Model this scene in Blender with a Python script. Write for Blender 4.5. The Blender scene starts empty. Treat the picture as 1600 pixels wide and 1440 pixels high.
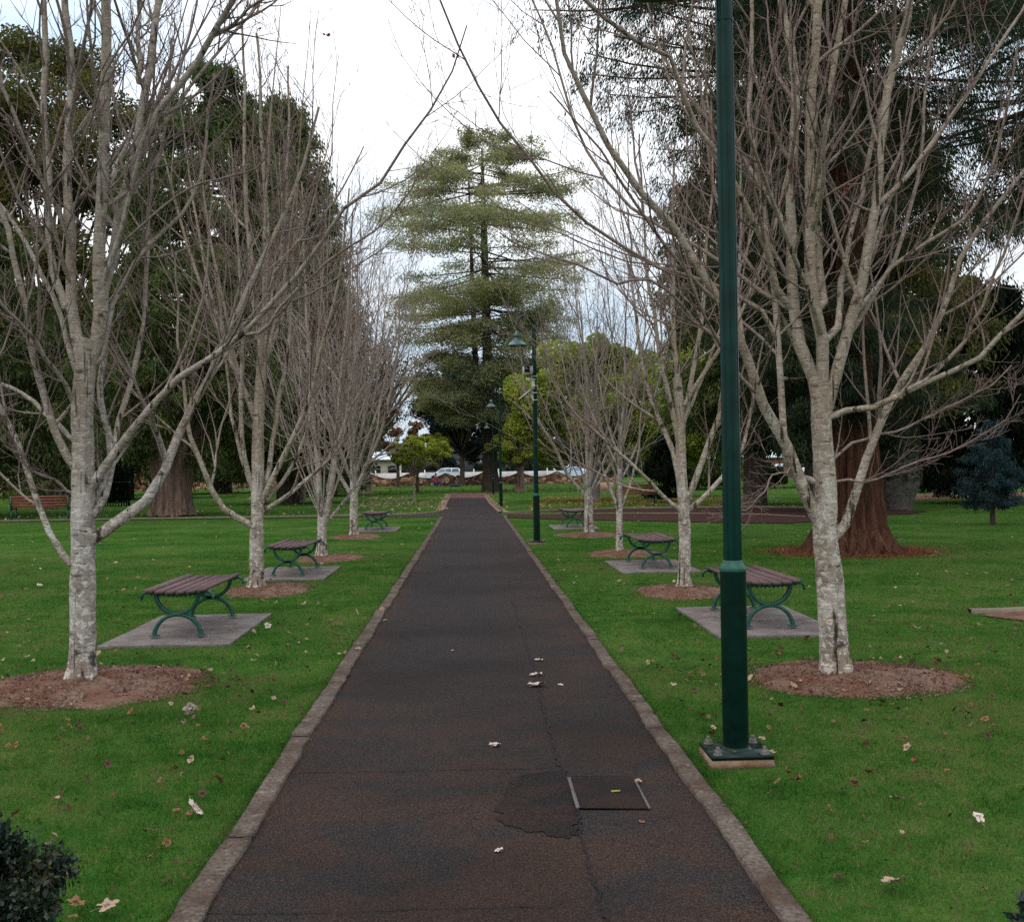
import bpy, math, random
import numpy as np
from mathutils import Vector, Matrix

# ------------------------------------------------------------------ camera
scene = bpy.context.scene
col = scene.collection
W0, H0, FPX, CAMH = 1600.0, 1440.0, 1760.0, 1.6
ROLL = 0.0145
yc = np.array([-63.0, -14.0, FPX]); yc /= np.linalg.norm(yc)          # path direction seen by the camera
zc = np.array([-math.sin(ROLL), math.cos(ROLL), 0.0]); zc -= yc * zc.dot(yc); zc /= np.linalg.norm(zc)
xc = np.array([1.0, 0, 0]); xc -= yc * xc.dot(yc); xc -= zc * xc.dot(zc); xc /= np.linalg.norm(xc)
cd = bpy.data.cameras.new('camera'); cam = bpy.data.objects.new('camera', cd); col.objects.link(cam)
cd.sensor_width = 36; cd.sensor_fit = 'HORIZONTAL'; cd.lens = FPX / W0 * 36; cd.clip_end = 3000; cd.clip_start = 0.05
right = Vector((xc[0], yc[0], zc[0])); up = Vector((xc[1], yc[1], zc[1])); fwd = Vector((xc[2], yc[2], zc[2]))
M = Matrix((( right.x, up.x, -fwd.x, 0), (right.y, up.y, -fwd.y, 0), (right.z, up.z, -fwd.z, CAMH), (0, 0, 0, 1)))
cam.matrix_world = M
scene.camera = cam
scene.view_settings.view_transform = 'Standard'; scene.view_settings.look = 'None'
scene.view_settings.exposure = 0.10; scene.view_settings.gamma = 1

# ------------------------------------------------------------------ sky and sun (soft overcast late afternoon)
SUN_EL, SUN_AZ = math.radians(56), math.radians(205)     # azimuth clockwise from +Y
world = bpy.data.worlds.new('World'); scene.world = world; world.use_nodes = True
nt = world.node_tree; nt.nodes.clear()
N = nt.nodes.new; L = nt.links.new
wo = N('ShaderNodeOutputWorld'); bg = N('ShaderNodeBackground'); bg.inputs[1].default_value = 0.1
sky = N('ShaderNodeTexSky'); sky.sky_type = 'NISHITA'; sky.sun_disc = False
sky.sun_elevation = SUN_EL; sky.sun_rotation = SUN_AZ; sky.air_density = 1.0; sky.dust_density = 2.0; sky.ozone_density = 1.0
tc = N('ShaderNodeTexCoord'); mp = N('ShaderNodeMapping'); mp.inputs['Scale'].default_value = (1, 1, 2.2)
nz = N('ShaderNodeTexNoise'); nz.inputs['Scale'].default_value = 2.3; nz.inputs['Detail'].default_value = 7; nz.inputs['Roughness'].default_value = 0.6
rp = N('ShaderNodeValToRGB'); rp.color_ramp.elements[0].position = 0.40; rp.color_ramp.elements[0].color = (.12, .12, .12, 1)
rp.color_ramp.elements[1].position = 0.58; rp.color_ramp.elements[1].color = (1, 1, 1, 1)
mx = N('ShaderNodeMix'); mx.data_type = 'RGBA'; mx.inputs[7].default_value = (11.4, 11.6, 11.8, 1)
hz_ = N('ShaderNodeMix'); hz_.data_type = 'RGBA'; hz_.inputs[0].default_value = .62; hz_.inputs[7].default_value = (7.6, 9.9, 12.2, 1); L(sky.outputs[0], hz_.inputs[6])
L(tc.outputs['Generated'], mp.inputs[0]); L(mp.outputs[0], nz.inputs['Vector']); L(nz.outputs[0], rp.inputs[0])
L(rp.outputs[0], mx.inputs[0]); L(hz_.outputs[2], mx.inputs[6]); sz = N('ShaderNodeSeparateXYZ'); zr = N('ShaderNodeMapRange'); zr.inputs[1].default_value = .12; zr.inputs[2].default_value = .95; zr.inputs[3].default_value = .92; zr.inputs[4].default_value = 1.95
zm = N('ShaderNodeMix'); zm.data_type = 'RGBA'; zm.blend_type = 'MULTIPLY'; zm.inputs[0].default_value = 1.0
L(tc.outputs['Generated'], sz.inputs[0]); L(sz.outputs[2], zr.inputs[0]); L(zr.outputs[0], zm.inputs[7]); L(mx.outputs[2], zm.inputs[6]); L(zm.outputs[2], bg.inputs[0]); L(bg.outputs[0], wo.inputs[0])
sl = bpy.data.lights.new('sun', 'SUN'); sl.energy = 0.6; sl.angle = math.radians(20); sl.color = (1.0, .94, .86)
so = bpy.data.objects.new('sun', sl); col.objects.link(so)
sd = Vector((math.sin(SUN_AZ) * math.cos(SUN_EL), math.cos(SUN_AZ) * math.cos(SUN_EL), math.sin(SUN_EL)))
so.rotation_euler = sd.to_track_quat('Z', 'Y').to_euler(); so.location = (0, -20, 30)
scene.cycles.max_bounces = 5; scene.cycles.diffuse_bounces = 3; scene.cycles.glossy_bounces = 2
scene.cycles.transmission_bounces = 2; scene.cycles.transparent_max_bounces = 4
scene.cycles.use_denoising = False

# ------------------------------------------------------------------ measuring helpers: from the photograph to metres
def ray(px, py):
    v = np.array([px - 800.0, 720.0 - py, FPX])
    return np.array([xc.dot(v), yc.dot(v), zc.dot(v)])
def G(px, py, z=0.0):                      # where the ray meets height z
    r = ray(px, py); t = (z - CAMH) / r[2]
    return np.array([r[0] * t, r[1] * t, z])
def Q(px, py, Y):                          # where the ray meets distance Y
    r = ray(px, py); t = Y / r[1]
    return np.array([r[0] * t, Y, CAMH + r[2] * t])

# ------------------------------------------------------------------ mesh building
def norm(a): return a / np.maximum(np.linalg.norm(a, axis=-1, keepdims=True), 1e-9)
class MB:
    def __init__(s): s.v = []; s.q = []; s.t = []; s.a = []; s.n = 0; s.p = []
    def quads(s, v, q, a=0.0, m=0):
        v = np.asarray(v, float).reshape(-1, 3); s.v.append(v); s.q.append(np.hstack([np.asarray(q).reshape(-1, 4) + s.n, np.full((len(np.asarray(q).reshape(-1, 4)), 1), m)]))
        s.a.append(np.broadcast_to(np.asarray(a, float), (len(v),)).copy()); s.n += len(v)
    def tris(s, v, t, a=0.0, m=0):
        v = np.asarray(v, float).reshape(-1, 3); t = np.asarray(t).reshape(-1, 3); s.v.append(v); s.t.append(np.hstack([t + s.n, np.full((len(t), 1), m)]))
        s.a.append(np.broadcast_to(np.asarray(a, float), (len(v),)).copy()); s.n += len(v)
    def ngon(s, v, m=0, a=0.0):
        v = np.asarray(v, float).reshape(-1, 3); s.v.append(v); s.p.append((list(range(s.n, s.n + len(v))), m)); s.a.append(np.full(len(v), a)); s.n += len(v)
    def box(s, c, d, rz=0.0, m=0, taper=1.0):
        x, y, z = np.array(d) / 2.0
        v = np.array([[-x, -y, -z], [x, -y, -z], [x, y, -z], [-x, y, -z], [-x * taper, -y * taper, z], [x * taper, -y * taper, z], [x * taper, y * taper, z], [-x * taper, y * taper, z]])
        ca, sa = math.cos(rz), math.sin(rz)
        v = v @ np.array([[ca, sa, 0], [-sa, ca, 0], [0, 0, 1]]) + np.array(c)
        s.quads(v, [[0, 3, 2, 1], [4, 5, 6, 7], [0, 1, 5, 4], [1, 2, 6, 5], [2, 3, 7, 6], [3, 0, 4, 7]], m=m)
    def lathe(s, prof, c=(0, 0, 0), n=24, m=0, flute=0.0, nf=8):
        th = np.linspace(0, 2 * math.pi, n, endpoint=False); V = []
        for r, z in prof:
            rr = r * (1 - flute * (np.abs(np.sin(th * nf / 2)) < .35)) if flute else np.full(n, r)
            V.append(np.stack([rr * np.cos(th), rr * np.sin(th), np.full(n, z)], 1))
        V = np.concatenate(V) + np.array(c); k = len(prof); F = []
        for i in range(k - 1):
            for j in range(n):
                F.append([i * n + j, i * n + (j + 1) % n, (i + 1) * n + (j + 1) % n, (i + 1) * n + j])
        s.quads(V, F, m=m)
    def build(s, name, mats, parent=None, smooth=False, attr=False):
        me = bpy.data.meshes.new(name)
        V = np.concatenate(s.v); me.vertices.add(len(V)); me.vertices.foreach_set('co', V.astype(np.float32).ravel())
        loops, starts, mi, c = [], [], [], 0
        if s.q:
            q = np.concatenate(s.q); loops.append(q[:, :4].ravel()); starts.append(np.arange(len(q)) * 4); mi.append(q[:, 4]); c = len(q) * 4
        if s.t:
            t = np.concatenate(s.t); loops.append(t[:, :3].ravel()); starts.append(c + np.arange(len(t)) * 3); mi.append(t[:, 3]); c += len(t) * 3
        for p, m in s.p:
            loops.append(np.array(p)); starts.append(np.array([c])); mi.append(np.array([m])); c += len(p)
        loops = np.concatenate(loops); starts = np.concatenate(starts)
        me.loops.add(len(loops)); me.loops.foreach_set('vertex_index', loops.astype(np.int32))
        me.polygons.add(len(starts)); me.polygons.foreach_set('loop_start', starts.astype(np.int32))
        me.polygons.foreach_set('material_index', np.concatenate(mi).astype(np.int32))
        if smooth: me.polygons.foreach_set('use_smooth', np.ones(len(starts), bool))
        if attr:
            at = me.attributes.new('thick', 'FLOAT', 'POINT'); at.data.foreach_set('value', np.concatenate(s.a).astype(np.float32))
        me.update(calc_edges=True)
        for m in (mats if isinstance(mats, (list, tuple)) else [mats]): me.materials.append(m)
        o = bpy.data.objects.new(name, me); col.objects.link(o)
        if parent: o.parent = parent
        return o

def tube_batch(mb, P, R, sides, m=0, rough=0.0, seed=0, ridge=None, roots=0.0):
    """P (n,k,3) centre lines, R (n,k) radii"""
    P = np.asarray(P, float); R = np.asarray(R, float)
    n, k = P.shape[:2]
    T = np.empty_like(P); T[:, 1:-1] = P[:, 2:] - P[:, :-2]; T[:, 0] = P[:, 1] - P[:, 0]; T[:, -1] = P[:, -1] - P[:, -2]
    T = norm(T); avg = norm(P[:, -1] - P[:, 0])
    ref = np.where(np.abs(avg[:, 2:3]) < .8, np.array([[0, 0, 1.0]]), np.array([[1.0, 0, 0]]))
    ref = norm(ref - avg * (ref * avg).sum(-1, keepdims=True))[:, None, :]
    A = norm(ref - T * (ref * T).sum(-1, keepdims=True)); B = np.cross(T, A)
    th = np.linspace(0, 2 * math.pi, sides, endpoint=False)
    rr = R[:, :, None] * np.ones(sides)
    if rough:
        rg = np.random.default_rng(seed)
        zz = np.linspace(0, 1, k)
        for f in range(1, 6):
            for g in range(1, 4):
                rr = rr * (1 + rough * (1.2 / (f + g)) * np.sin(th[None, None, :] * g + rg.uniform(0, 6) + zz[None, :, None] * f * rg.uniform(3, 9)))
        rr = rr * (1 + rough * .35 * rg.normal(size=(n, k, sides)))
    if roots:
        zb = np.maximum(P[:, :, 2:3] - P[:, :1, 2:3], 0); rr = rr * (1 + roots * np.exp(-zb / .13) * (np.maximum(0, np.sin(th[None, None, :] * 4 + seed)) ** 1.5 + .6 * np.maximum(0, np.sin(th[None, None, :] * 3 + seed * 2))))
    if ridge:
        nr_, am = ridge; zz = np.linspace(0, 1, k)[None, :, None]; wob = .5 * np.sin(zz * 9 + seed)
        ph_ = th[None, None, :] * nr_ + wob * 2 + 1.3 * np.sin(th[None, None, :] * 3 + zz * 5)
        rr = rr * (1 - am * np.abs(np.sin(ph_ / 2)) ** 6 * 2 + am * .6 * np.sin(ph_))
    V = P[:, :, None, :] + rr[..., None] * (np.cos(th)[None, None, :, None] * A[:, :, None, :] + np.sin(th)[None, None, :, None] * B[:, :, None, :])
    idx = np.arange(n * k * sides).reshape(n, k, sides)
    a = idx[:, :-1, :]; b = np.roll(a, -1, 2); d = idx[:, 1:, :]; c = np.roll(d, -1, 2)
    F = np.stack([a, b, c, d], -1).reshape(-1, 4)
    mb.quads(V.reshape(-1, 3), F, a=np.repeat(R.reshape(-1), sides), m=m)

def smooth_path(pts, n):
    pts = np.asarray(pts, float)
    if len(pts) == 2:
        t = np.linspace(0, 1, n)[:, None]; return pts[0] * (1 - t) + pts[1] * t
    p = np.vstack([2 * pts[0] - pts[1], pts, 2 * pts[-1] - pts[-2]])
    seg = np.r_[0, np.cumsum(np.linalg.norm(np.diff(pts[:, :3], axis=0), axis=1))]; seg /= seg[-1]
    out = []
    for t in np.linspace(0, 1, n):
        i = min(max(np.searchsorted(seg, t, 'right') - 1, 0), len(pts) - 2)
        u = (t - seg[i]) / max(seg[i + 1] - seg[i], 1e-9)
        a, b, c, d = p[i], p[i + 1], p[i + 2], p[i + 3]
        out.append(.5 * ((2 * b) + (c - a) * u + (2 * a - 5 * b + 4 * c - d) * u * u + (3 * b - a - 3 * c + d) * u ** 3))
    return np.array(out)

def tag(o, label=None, cat=None, group=None, kind=None):
    if label: o['label'] = label
    if cat: o['category'] = cat
    if group: o['group'] = group
    if kind: o['kind'] = kind
    return o
def empty(name, loc, label, cat, group=None, rz=0.0):
    o = bpy.data.objects.new(name, None); col.objects.link(o); o.location = loc; o.rotation_euler = (0, 0, rz)
    o.empty_display_size = .2
    return tag(o, label, cat, group)
def copy_tree(o, parent=None):
    c = o.copy(); col.objects.link(c); c.parent = parent
    for ch in list(o.children): copy_tree(ch, c)
    return c

# ------------------------------------------------------------------ materials
class NB:
    def __init__(s, name, rough=.8, spec=.3):
        s.m = bpy.data.materials.new(name); s.m.use_nodes = True; s.t = s.m.node_tree
        s.b = s.t.nodes['Principled BSDF']; s.b.inputs['Roughness'].default_value = rough; s.b.inputs['Specular IOR Level'].default_value = spec
        s.co = None
    def n(s, ty): return s.t.nodes.new(ty)
    def l(s, a, b): s.t.links.new(a, b)
    def coord(s, scale=(1, 1, 1), kind='Object', rot=(0, 0, 0)):
        if s.co is None: s.co = s.n('ShaderNodeTexCoord')
        m = s.n('ShaderNodeMapping'); m.inputs['Scale'].default_value = scale; m.inputs['Rotation'].default_value = rot; s.l(s.co.outputs[kind], m.inputs[0]); return m.outputs[0]
    def noise(s, scale, detail=4, rough=.6, sc=(1, 1, 1), dist=0.0):
        n = s.n('ShaderNodeTexNoise'); n.inputs['Scale'].default_value = scale; n.inputs['Detail'].default_value = detail; n.inputs['Roughness'].default_value = rough
        n.inputs['Distortion'].default_value = dist; s.l(s.coord(sc), n.inputs['Vector']); return n.outputs[0]
    def ramp(s, src, stops):
        r = s.n('ShaderNodeValToRGB'); e = r.color_ramp.elements
        while len(e) < len(stops): e.new(.5)
        for i, (p, c) in enumerate(stops):
            e[i].position = p; e[i].color = (c[0], c[1], c[2], 1) if isinstance(c, (tuple, list)) else (c, c, c, 1)
        s.l(src, r.inputs[0]); return r.outputs[0]
    def mix(s, f, a, b, mode='MIX'):
        m = s.n('ShaderNodeMix'); m.data_type = 'RGBA'; m.blend_type = mode
        for inp, v in ((0, f), (6, a), (7, b)):
            if hasattr(v, 'links'): s.l(v, m.inputs[inp])
            elif inp == 0: m.inputs[0].default_value = v
            else: m.inputs[inp].default_value = (*v, 1)
        return m.outputs[2]
    def translucent(s, col_, f=.35):
        tr = s.n('ShaderNodeBsdfTranslucent'); mxs = s.n('ShaderNodeMixShader'); mxs.inputs[0].default_value = f; out = s.t.nodes['Material Output']
        s.l(col_, tr.inputs[0]); s.l(s.b.outputs[0], mxs.inputs[1]); s.l(tr.outputs[0], mxs.inputs[2]); s.l(mxs.outputs[0], out.inputs[0])
    def math(s, op, a, b=0.0):
        m = s.n('ShaderNodeMath'); m.operation = op
        for i, v in ((0, a), (1, b)):
            if hasattr(v, 'links'): s.l(v, m.inputs[i])
            else: m.inputs[i].default_value = v
        return m.outputs[0]
    def color(s, c):
        if hasattr(c, 'links'): s.l(c, s.b.inputs['Base Color'])
        else: s.b.inputs['Base Color'].default_value = (*c, 1)
    def bump(s, h, dist=.01, strength=1.0):
        b = s.n('ShaderNodeBump'); b.inputs['Distance'].default_value = dist; b.inputs['Strength'].default_value = strength
        s.l(h, b.inputs['Height']); s.l(b.outputs[0], s.b.inputs['Normal'])
    def attr(s, name):
        a = s.n('ShaderNodeAttribute'); a.attribute_name = name; return a.outputs['Fac']
    def island(s):
        g = s.n('ShaderNodeNewGeometry'); return g.outputs['Random Per Island']

def mat_plain(name, c, rough=.6, spec=.2, var=.25, scale=8, metal=0.0, bump=0.0, c2=None):
    b = NB(name, rough, spec); f = b.noise(scale, 5)
    lo = tuple(x * (1 - var) for x in c); hi = tuple(min(1, x * (1 + var)) for x in c) if c2 is None else c2
    b.color(b.ramp(f, [(.3, lo), (.7, hi)])); b.b.inputs['Metallic'].default_value = metal
    if bump: b.bump(f, bump)
    return b.m
def mat_leaf(name, cols, rough=.6, spec=.06, scale=.6, trans=.38):
    b = NB(name, rough, spec); isl = b.island()
    n = b.noise(scale, 2)
    f = b.math('ADD', b.math('MULTIPLY', isl, .6), b.math('MULTIPLY', b.math('SUBTRACT', n, .3), 1.0))
    k = len(cols); cc = b.ramp(f, [(.05 + .9 * i / (k - 1), c) for i, c in enumerate(cols)]); b.color(cc)
    if trans: b.translucent(cc, trans)
    return b.m
def mat_bark(name, light, mid, dark, twig, tw_r=.012, scale=1.0, white=.8):
    b = NB(name, .9, .03)
    lent = b.noise(9 * scale, 6, .72, (1, 1, 4.0), .3); blot = b.noise(6 * scale, 8, .68, (1, 1, .6), .4); big = b.noise(2.4 * scale, 4, .6, (1, 1, .45))
    lich = b.noise(17 * scale, 6, .7, (1, 1, 1.2), .8)
    c = b.ramp(blot, [(.35, tuple(x * .55 for x in mid)), (.47, mid), (.60, light)])
    c = b.mix(b.ramp(big, [(.40, 0.0), (.58, .8)]), c, tuple(x * y for x, y in zip(mid, (.80, .72, .60))))
    sp = b.n('ShaderNodeSeparateXYZ'); b.l(b.coord(), sp.inputs[0])
    hz = b.n('ShaderNodeMapRange'); hz.inputs[1].default_value = .9; hz.inputs[2].default_value = 2.3; b.l(sp.outputs[2], hz.inputs[0])
    c = b.mix(b.math('MULTIPLY', hz.outputs[0], .55), c, tuple(x * y for x, y in zip(mid, (.93, .84, .74))))
    lw = b.n('ShaderNodeMapRange'); lw.inputs[1].default_value = 2.4; lw.inputs[2].default_value = .4; lw.inputs[3].default_value = .25; lw.inputs[4].default_value = white; b.l(sp.outputs[2], lw.inputs[0])
    c = b.mix(b.math('MULTIPLY', b.ramp(lich, [(.50, 0.0), (.60, 1.0)]), lw.outputs[0]), c, tuple(min(.7, x * 1.45) for x in light))
    c = b.mix(b.ramp(lent, [(.36, .9), (.42, 0.0)]), c, tuple(x * 1.1 for x in dark))
    vert = b.noise(17 * scale, 5, .6, (1, 1, .07), .35)
    c = b.mix(b.ramp(vert, [(.36, .95), (.42, 0.0)]), c, tuple(x * .5 for x in dark))
    vo = b.n('ShaderNodeTexVoronoi'); vo.inputs['Scale'].default_value = 4.2; vo.inputs['Randomness'].default_value = 1; wv = b.n('ShaderNodeMix'); wv.data_type = 'RGBA'; wv.inputs[0].default_value = .12; b.l(b.coord((1, 1, .8)), wv.inputs[6]); nn_ = b.n('ShaderNodeTexNoise'); nn_.inputs['Scale'].default_value = 14; b.l(b.coord(), nn_.inputs['Vector']); b.l(nn_.outputs['Color'], wv.inputs[7]); b.l(wv.outputs[2], vo.inputs['Vector'])
    c = b.mix(b.ramp(vo.outputs[0], [(.09, .85), (.17, 0.0)]), c, tuple(x * .6 for x in dark))
    th = b.attr('thick')
    tr = b.n('ShaderNodeMapRange'); tr.inputs[1].default_value = .003; tr.inputs[2].default_value = tw_r * 1.6; b.l(th, tr.inputs[0])
    c = b.mix(tr.outputs[0], twig, c)
    b.color(c); h = b.mix(.5, lent, b.mix(.5, blot, vert)); b.bump(h, .03, .9)
    return b.m

BARK = mat_bark('maple_bark', (.43, .395, .36), (.265, .232, .205), (.060, .046, .038), (.17, .122, .110))
BARK2 = mat_bark('maple_bark_lichen', (.43, .385, .335), (.265, .225, .186), (.055, .040, .030), (.18, .122, .108))
BARK_FAR = mat_bark('maple_bark_grey', (.44, .395, .355), (.285, .245, .215), (.09, .07, .058), (.27, .205, .185), .01)
def bark_simple(name, a, c, sc=(1, 1, .12), scale=10, bump=.05):
    b = NB(name, .95, .02); f = b.noise(scale, 6, .7, sc, .4); g = b.noise(2.2, 4)
    cc = b.ramp(f, [(.33, a), (.62, c)]); cc = b.mix(b.ramp(g, [(.4, 0.0), (.65, .5)]), cc, tuple(x * .55 for x in c)); b.color(cc); b.bump(f, bump); return b.m
REDBARK = bark_simple('redwood_bark', (.012, .007, .005), (.150, .070, .045), (1, 1, .12), 9, .14)
CEDBARK = bark_simple('cedar_bark', (.025, .018, .014), (.10, .075, .058))
PALEBARK = bark_simple('pale_conifer_bark', (.045, .026, .019), (.25, .165, .130), (1, 1, .07), 6.5, .10)
GREYBARK = bark_simple('grey_ivy_bark', (.05, .045, .035), (.15, .135, .12), (1, 1, 1.4), 6, .08)

# lawn
def lawn_mat():
    b = NB('lawn', .95, .0)
    n1 = b.noise(.55, 5, .62); n2 = b.noise(3.2, 5, .7); n3 = b.noise(55, 4, .75); n4 = b.noise(.16, 3)
    f = b.mix(.45, n1, n2); c = b.ramp(f, [(.34, (.014, .050, .006)), (.49, (.036, .100, .014)), (.62, (.090, .142, .028)), (.72, (.14, .135, .045))])
    c = b.mix(b.ramp(n3, [(.30, .75), (.62, 0.0)]), c, (.020, .046, .012))
    c = b.mix(b.ramp(n4, [(.48, 0.0), (.7, .45)]), c, (.085, .115, .035))
    st = b.noise(9, 4, .7); c = b.mix(b.ramp(st, [(.58, 0.0), (.68, .7)]), c, (.10, .066, .035))
    b.color(c); b.bump(b.mix(.5, n3, n2), .04, .8); return b.m
LAWN = lawn_mat()
def blade_mat():
    b = NB('grass_blade', .7, .04); i = b.island(); n = b.mix(.5, b.noise(1.1, 5, .7), b.noise(4.5, 4, .7))
    f = b.math('ADD', b.math('MULTIPLY', i, .42), b.math('MULTIPLY', b.math('SUBTRACT', n, .325), 2.3))
    dd = b.noise(.32, 3); f = b.math('ADD', f, b.math('MULTIPLY', b.math('SUBTRACT', dd, .5), .9))
    cc = b.ramp(f, [(.14, (.011, .046, .006)), (.40, (.030, .098, .013)), (.64, (.078, .152, .026)), (.80, (.15, .18, .055)), (.90, (.18, .135, .062)), (.98, (.10, .062, .035))]); b.color(cc); b.translucent(cc, .35)
    return b.m
BLADE = blade_mat()
def asphalt_mat():
    b = NB('asphalt', .85, .06)
    fine = b.noise(170, 4, .85); mid = b.noise(30, 6, .75); stain = b.noise(1.6, 8, .68, (.8, 1.1, 1), .6); st2 = b.noise(.42, 3, .5)
    c = b.ramp(fine, [(.38, (.004, .0035, .0035)), (.52, (.023, .0185, .018)), (.64, (.085, .069, .064))])
    # red dust lies on the nearer part and along the right-hand edge
    sx = b.n('ShaderNodeSeparateXYZ'); b.l(b.coord(), sx.inputs[0])
    near = b.n('ShaderNodeMapRange'); near.inputs[1].default_value = 9.5; near.inputs[2].default_value = 4.0; b.l(sx.outputs[1], near.inputs[0])
    rt = b.n('ShaderNodeMapRange'); rt.inputs[1].default_value = .15; rt.inputs[2].default_value = .9; b.l(sx.outputs[0], rt.inputs[0])
    lf = b.n('ShaderNodeMapRange'); lf.inputs[1].default_value = -.72; lf.inputs[2].default_value = -1.0; b.l(sx.outputs[0], lf.inputs[0])
    w = b.math('MAXIMUM', b.math('MULTIPLY', near.outputs[0], .85), b.math('MAXIMUM', b.math('MULTIPLY', rt.outputs[0], .75), lf.outputs[0]))
    d = b.math('MULTIPLY', b.ramp(stain, [(.42, 0.0), (.56, 1.0)]), b.math('ADD', w, .10))
    c = b.mix(b.math('MULTIPLY', d, .80), c, b.ramp(fine, [(.38, (.009, .005, .003)), (.52, (.042, .023, .016)), (.64, (.130, .074, .052))]))
    c = b.mix(b.ramp(mid, [(.62, 0.0), (.74, .35)]), c, (.06, .053, .052))
    c = b.mix(b.ramp(st2, [(.45, 0.0), (.6, .45)]), c, (.012, .009, .008))
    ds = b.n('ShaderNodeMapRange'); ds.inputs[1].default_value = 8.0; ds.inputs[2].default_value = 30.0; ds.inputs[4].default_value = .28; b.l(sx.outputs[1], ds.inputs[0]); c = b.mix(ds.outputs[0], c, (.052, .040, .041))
    b.color(c); b.bump(b.mix(.35, fine, mid), .006, .7); return b.m
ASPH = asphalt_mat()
def stone_mat(name, a, bcol, scale=60, dirt=(.05, .032, .024)):
    b = NB(name, .9, .05); f = b.noise(scale, 5, .75); g = b.noise(3.1, 5, .65); h = b.noise(14, 4)
    c = b.ramp(f, [(.3, a), (.68, bcol)]); c = b.mix(b.ramp(g, [(.40, 0.0), (.64, .75)]), c, dirt); c = b.mix(b.ramp(h, [(.6, 0.0), (.72, .45)]), c, tuple(x * 1.5 for x in bcol))
    b.color(c); b.bump(b.mix(.5, f, h), .012, .9); return b.m
KERB = stone_mat('kerb_concrete', (.030, .022, .018), (.185, .145, .118), 48, (.050, .030, .020))
SLAB = stone_mat('slab_concrete', (.13, .108, .098), (.225, .19, .175), 40, (.085, .066, .058))
PLINTH = stone_mat('plinth_concrete', (.16, .11, .07), (.33, .24, .17), 50, (.13, .06, .03))
MULCH = stone_mat('mulch', (.035, .012, .007), (.18, .084, .054), 70, (.17, .115, .085))
CHIP = mat_leaf('bark_chip', [(.04, .018, .012), (.10, .045, .03), (.16, .09, .065), (.22, .15, .115), (.38, .30, .24)], .8)
DARKBED = stone_mat('dark_mulch', (.022, .009, .007), (.070, .032, .026), 20, (.03, .015, .012))
WALLSTONE = None
def wallstone_mat():
    b = NB('rubble_stone', .9, .15); v = b.n('ShaderNodeTexVoronoi'); v.inputs['Scale'].default_value = 2.6; b.l(b.coord((1, 1, 1.6)), v.inputs['Vector'])
    v2 = b.n('ShaderNodeTexVoronoi'); v2.feature = 'DISTANCE_TO_EDGE'; v2.inputs['Scale'].default_value = 2.6; b.l(b.coord((1, 1, 1.6)), v2.inputs['Vector'])
    s = b.n('ShaderNodeSeparateColor'); b.l(v.outputs['Color'], s.inputs[0])
    c = b.ramp(s.outputs[0], [(.05, (.05, .025, .016)), (.4, (.13, .065, .038)), (.75, (.24, .13, .07)), (1.0, (.34, .23, .14))])
    c = b.mix(b.ramp(v2.outputs[0], [(.0, 1.0), (.06, 0.0)]), c, (.025, .015, .012)); b.color(c); b.bump(v2.outputs[0], .08); return b.m
WALLSTONE = wallstone_mat()
GREEN = mat_plain('bottle_green_paint', (.0013, .0125, .0088), .26, .17, .35, 9)
GREENU = mat_plain('teal_green_paint', (.0028, .0230, .0175), .24, .14, .35, 7)
GREEN2 = mat_plain('bench_green_paint', (.020, .075, .055), .45, .2, .35, 20, bump=.001)
GREEN3 = mat_plain('lamp_shade_green', (.010, .060, .058), .3, .5, .2, 10)
STEEL = mat_plain('galvanised_bolt', (.12, .10, .09), .6, .3, .4, 60, .3)
DKSTEEL = mat_plain('worn_steel_edge', (.085, .072, .070), .5, .5, .3, 30, .3)
def slat_mat(name, a, c):
    b = NB(name, .6, .22); f = b.noise(9, 5, .65, (9, .7, 9)); g = b.noise(2.5, 4)
    cc = b.ramp(f, [(.3, a), (.68, c)]); b.color(b.mix(b.ramp(g, [(.4, 0.0), (.7, .4)]), cc, tuple(x * .6 for x in a))); b.bump(f, .002); return b.m
SLAT = slat_mat('purple_brown_slat', (.068, .034, .032), (.150, .088, .086))
SLAT_R = slat_mat('red_brown_slat', (.11, .032, .018), (.23, .080, .050))
WHITE = mat_plain('white_plastic', (.62, .60, .55), .45, .4, .1)
BLACKG = mat_plain('black_glass', (.01, .01, .012), .15, .6, .1)

# ------------------------------------------------------------------ ground and paths
NOPOLY = []
def sheet(name, pts, z, mat, label=None, sub=None, kind='structure', thick=0.0):
    mb = MB(); p = np.array([[q[0], q[1], z] for q in pts], float)
    if thick:
        n = len(p); lo = p.copy(); lo[:, 2] = z - thick
        mb.quads(np.vstack([lo, p]), [[i, (i + 1) % n, n + (i + 1) % n, n + i] for i in range(n)])
    mb.ngon(p)
    if name != 'lawn': NOPOLY.append([tuple(q[:2]) for q in pts])
    o = mb.build(name, mat); tag(o, label, None, None, kind); return o
sheet('lawn', [(-420, -60), (420, -60), (420, 700), (-420, 700)], 0, LAWN, 'wide green park lawn scattered with fallen leaves')
XL, XR = -.99, 1.05
rng = np.random.default_rng(7)
def jag(a, b, n, amp, r=rng):
    t = np.linspace(0, 1, n)[:, None]; p = np.array(a) * (1 - t) + np.array(b) * t
    d = np.array(b) - np.array(a); nn = np.array([-d[1], d[0]]) / np.linalg.norm(d)
    w = np.convolve(r.normal(size=n + 6), np.ones(3) / 3, 'same')[3:-3]
    return p + nn * (w * amp)[:, None]
J0, J1 = G(690, 808)[1], G(690, 801)[1]
endY = G(730, 773)[1]
P = [(XL - .05, -8), (XR + .05, -8), (XR + .05, J0), (XR - .1, J1 + 1), (G(757, 773)[0], endY), (G(703, 773)[0], endY), (-1.25, J1 + 1), (XL - .05, J0)]
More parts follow.
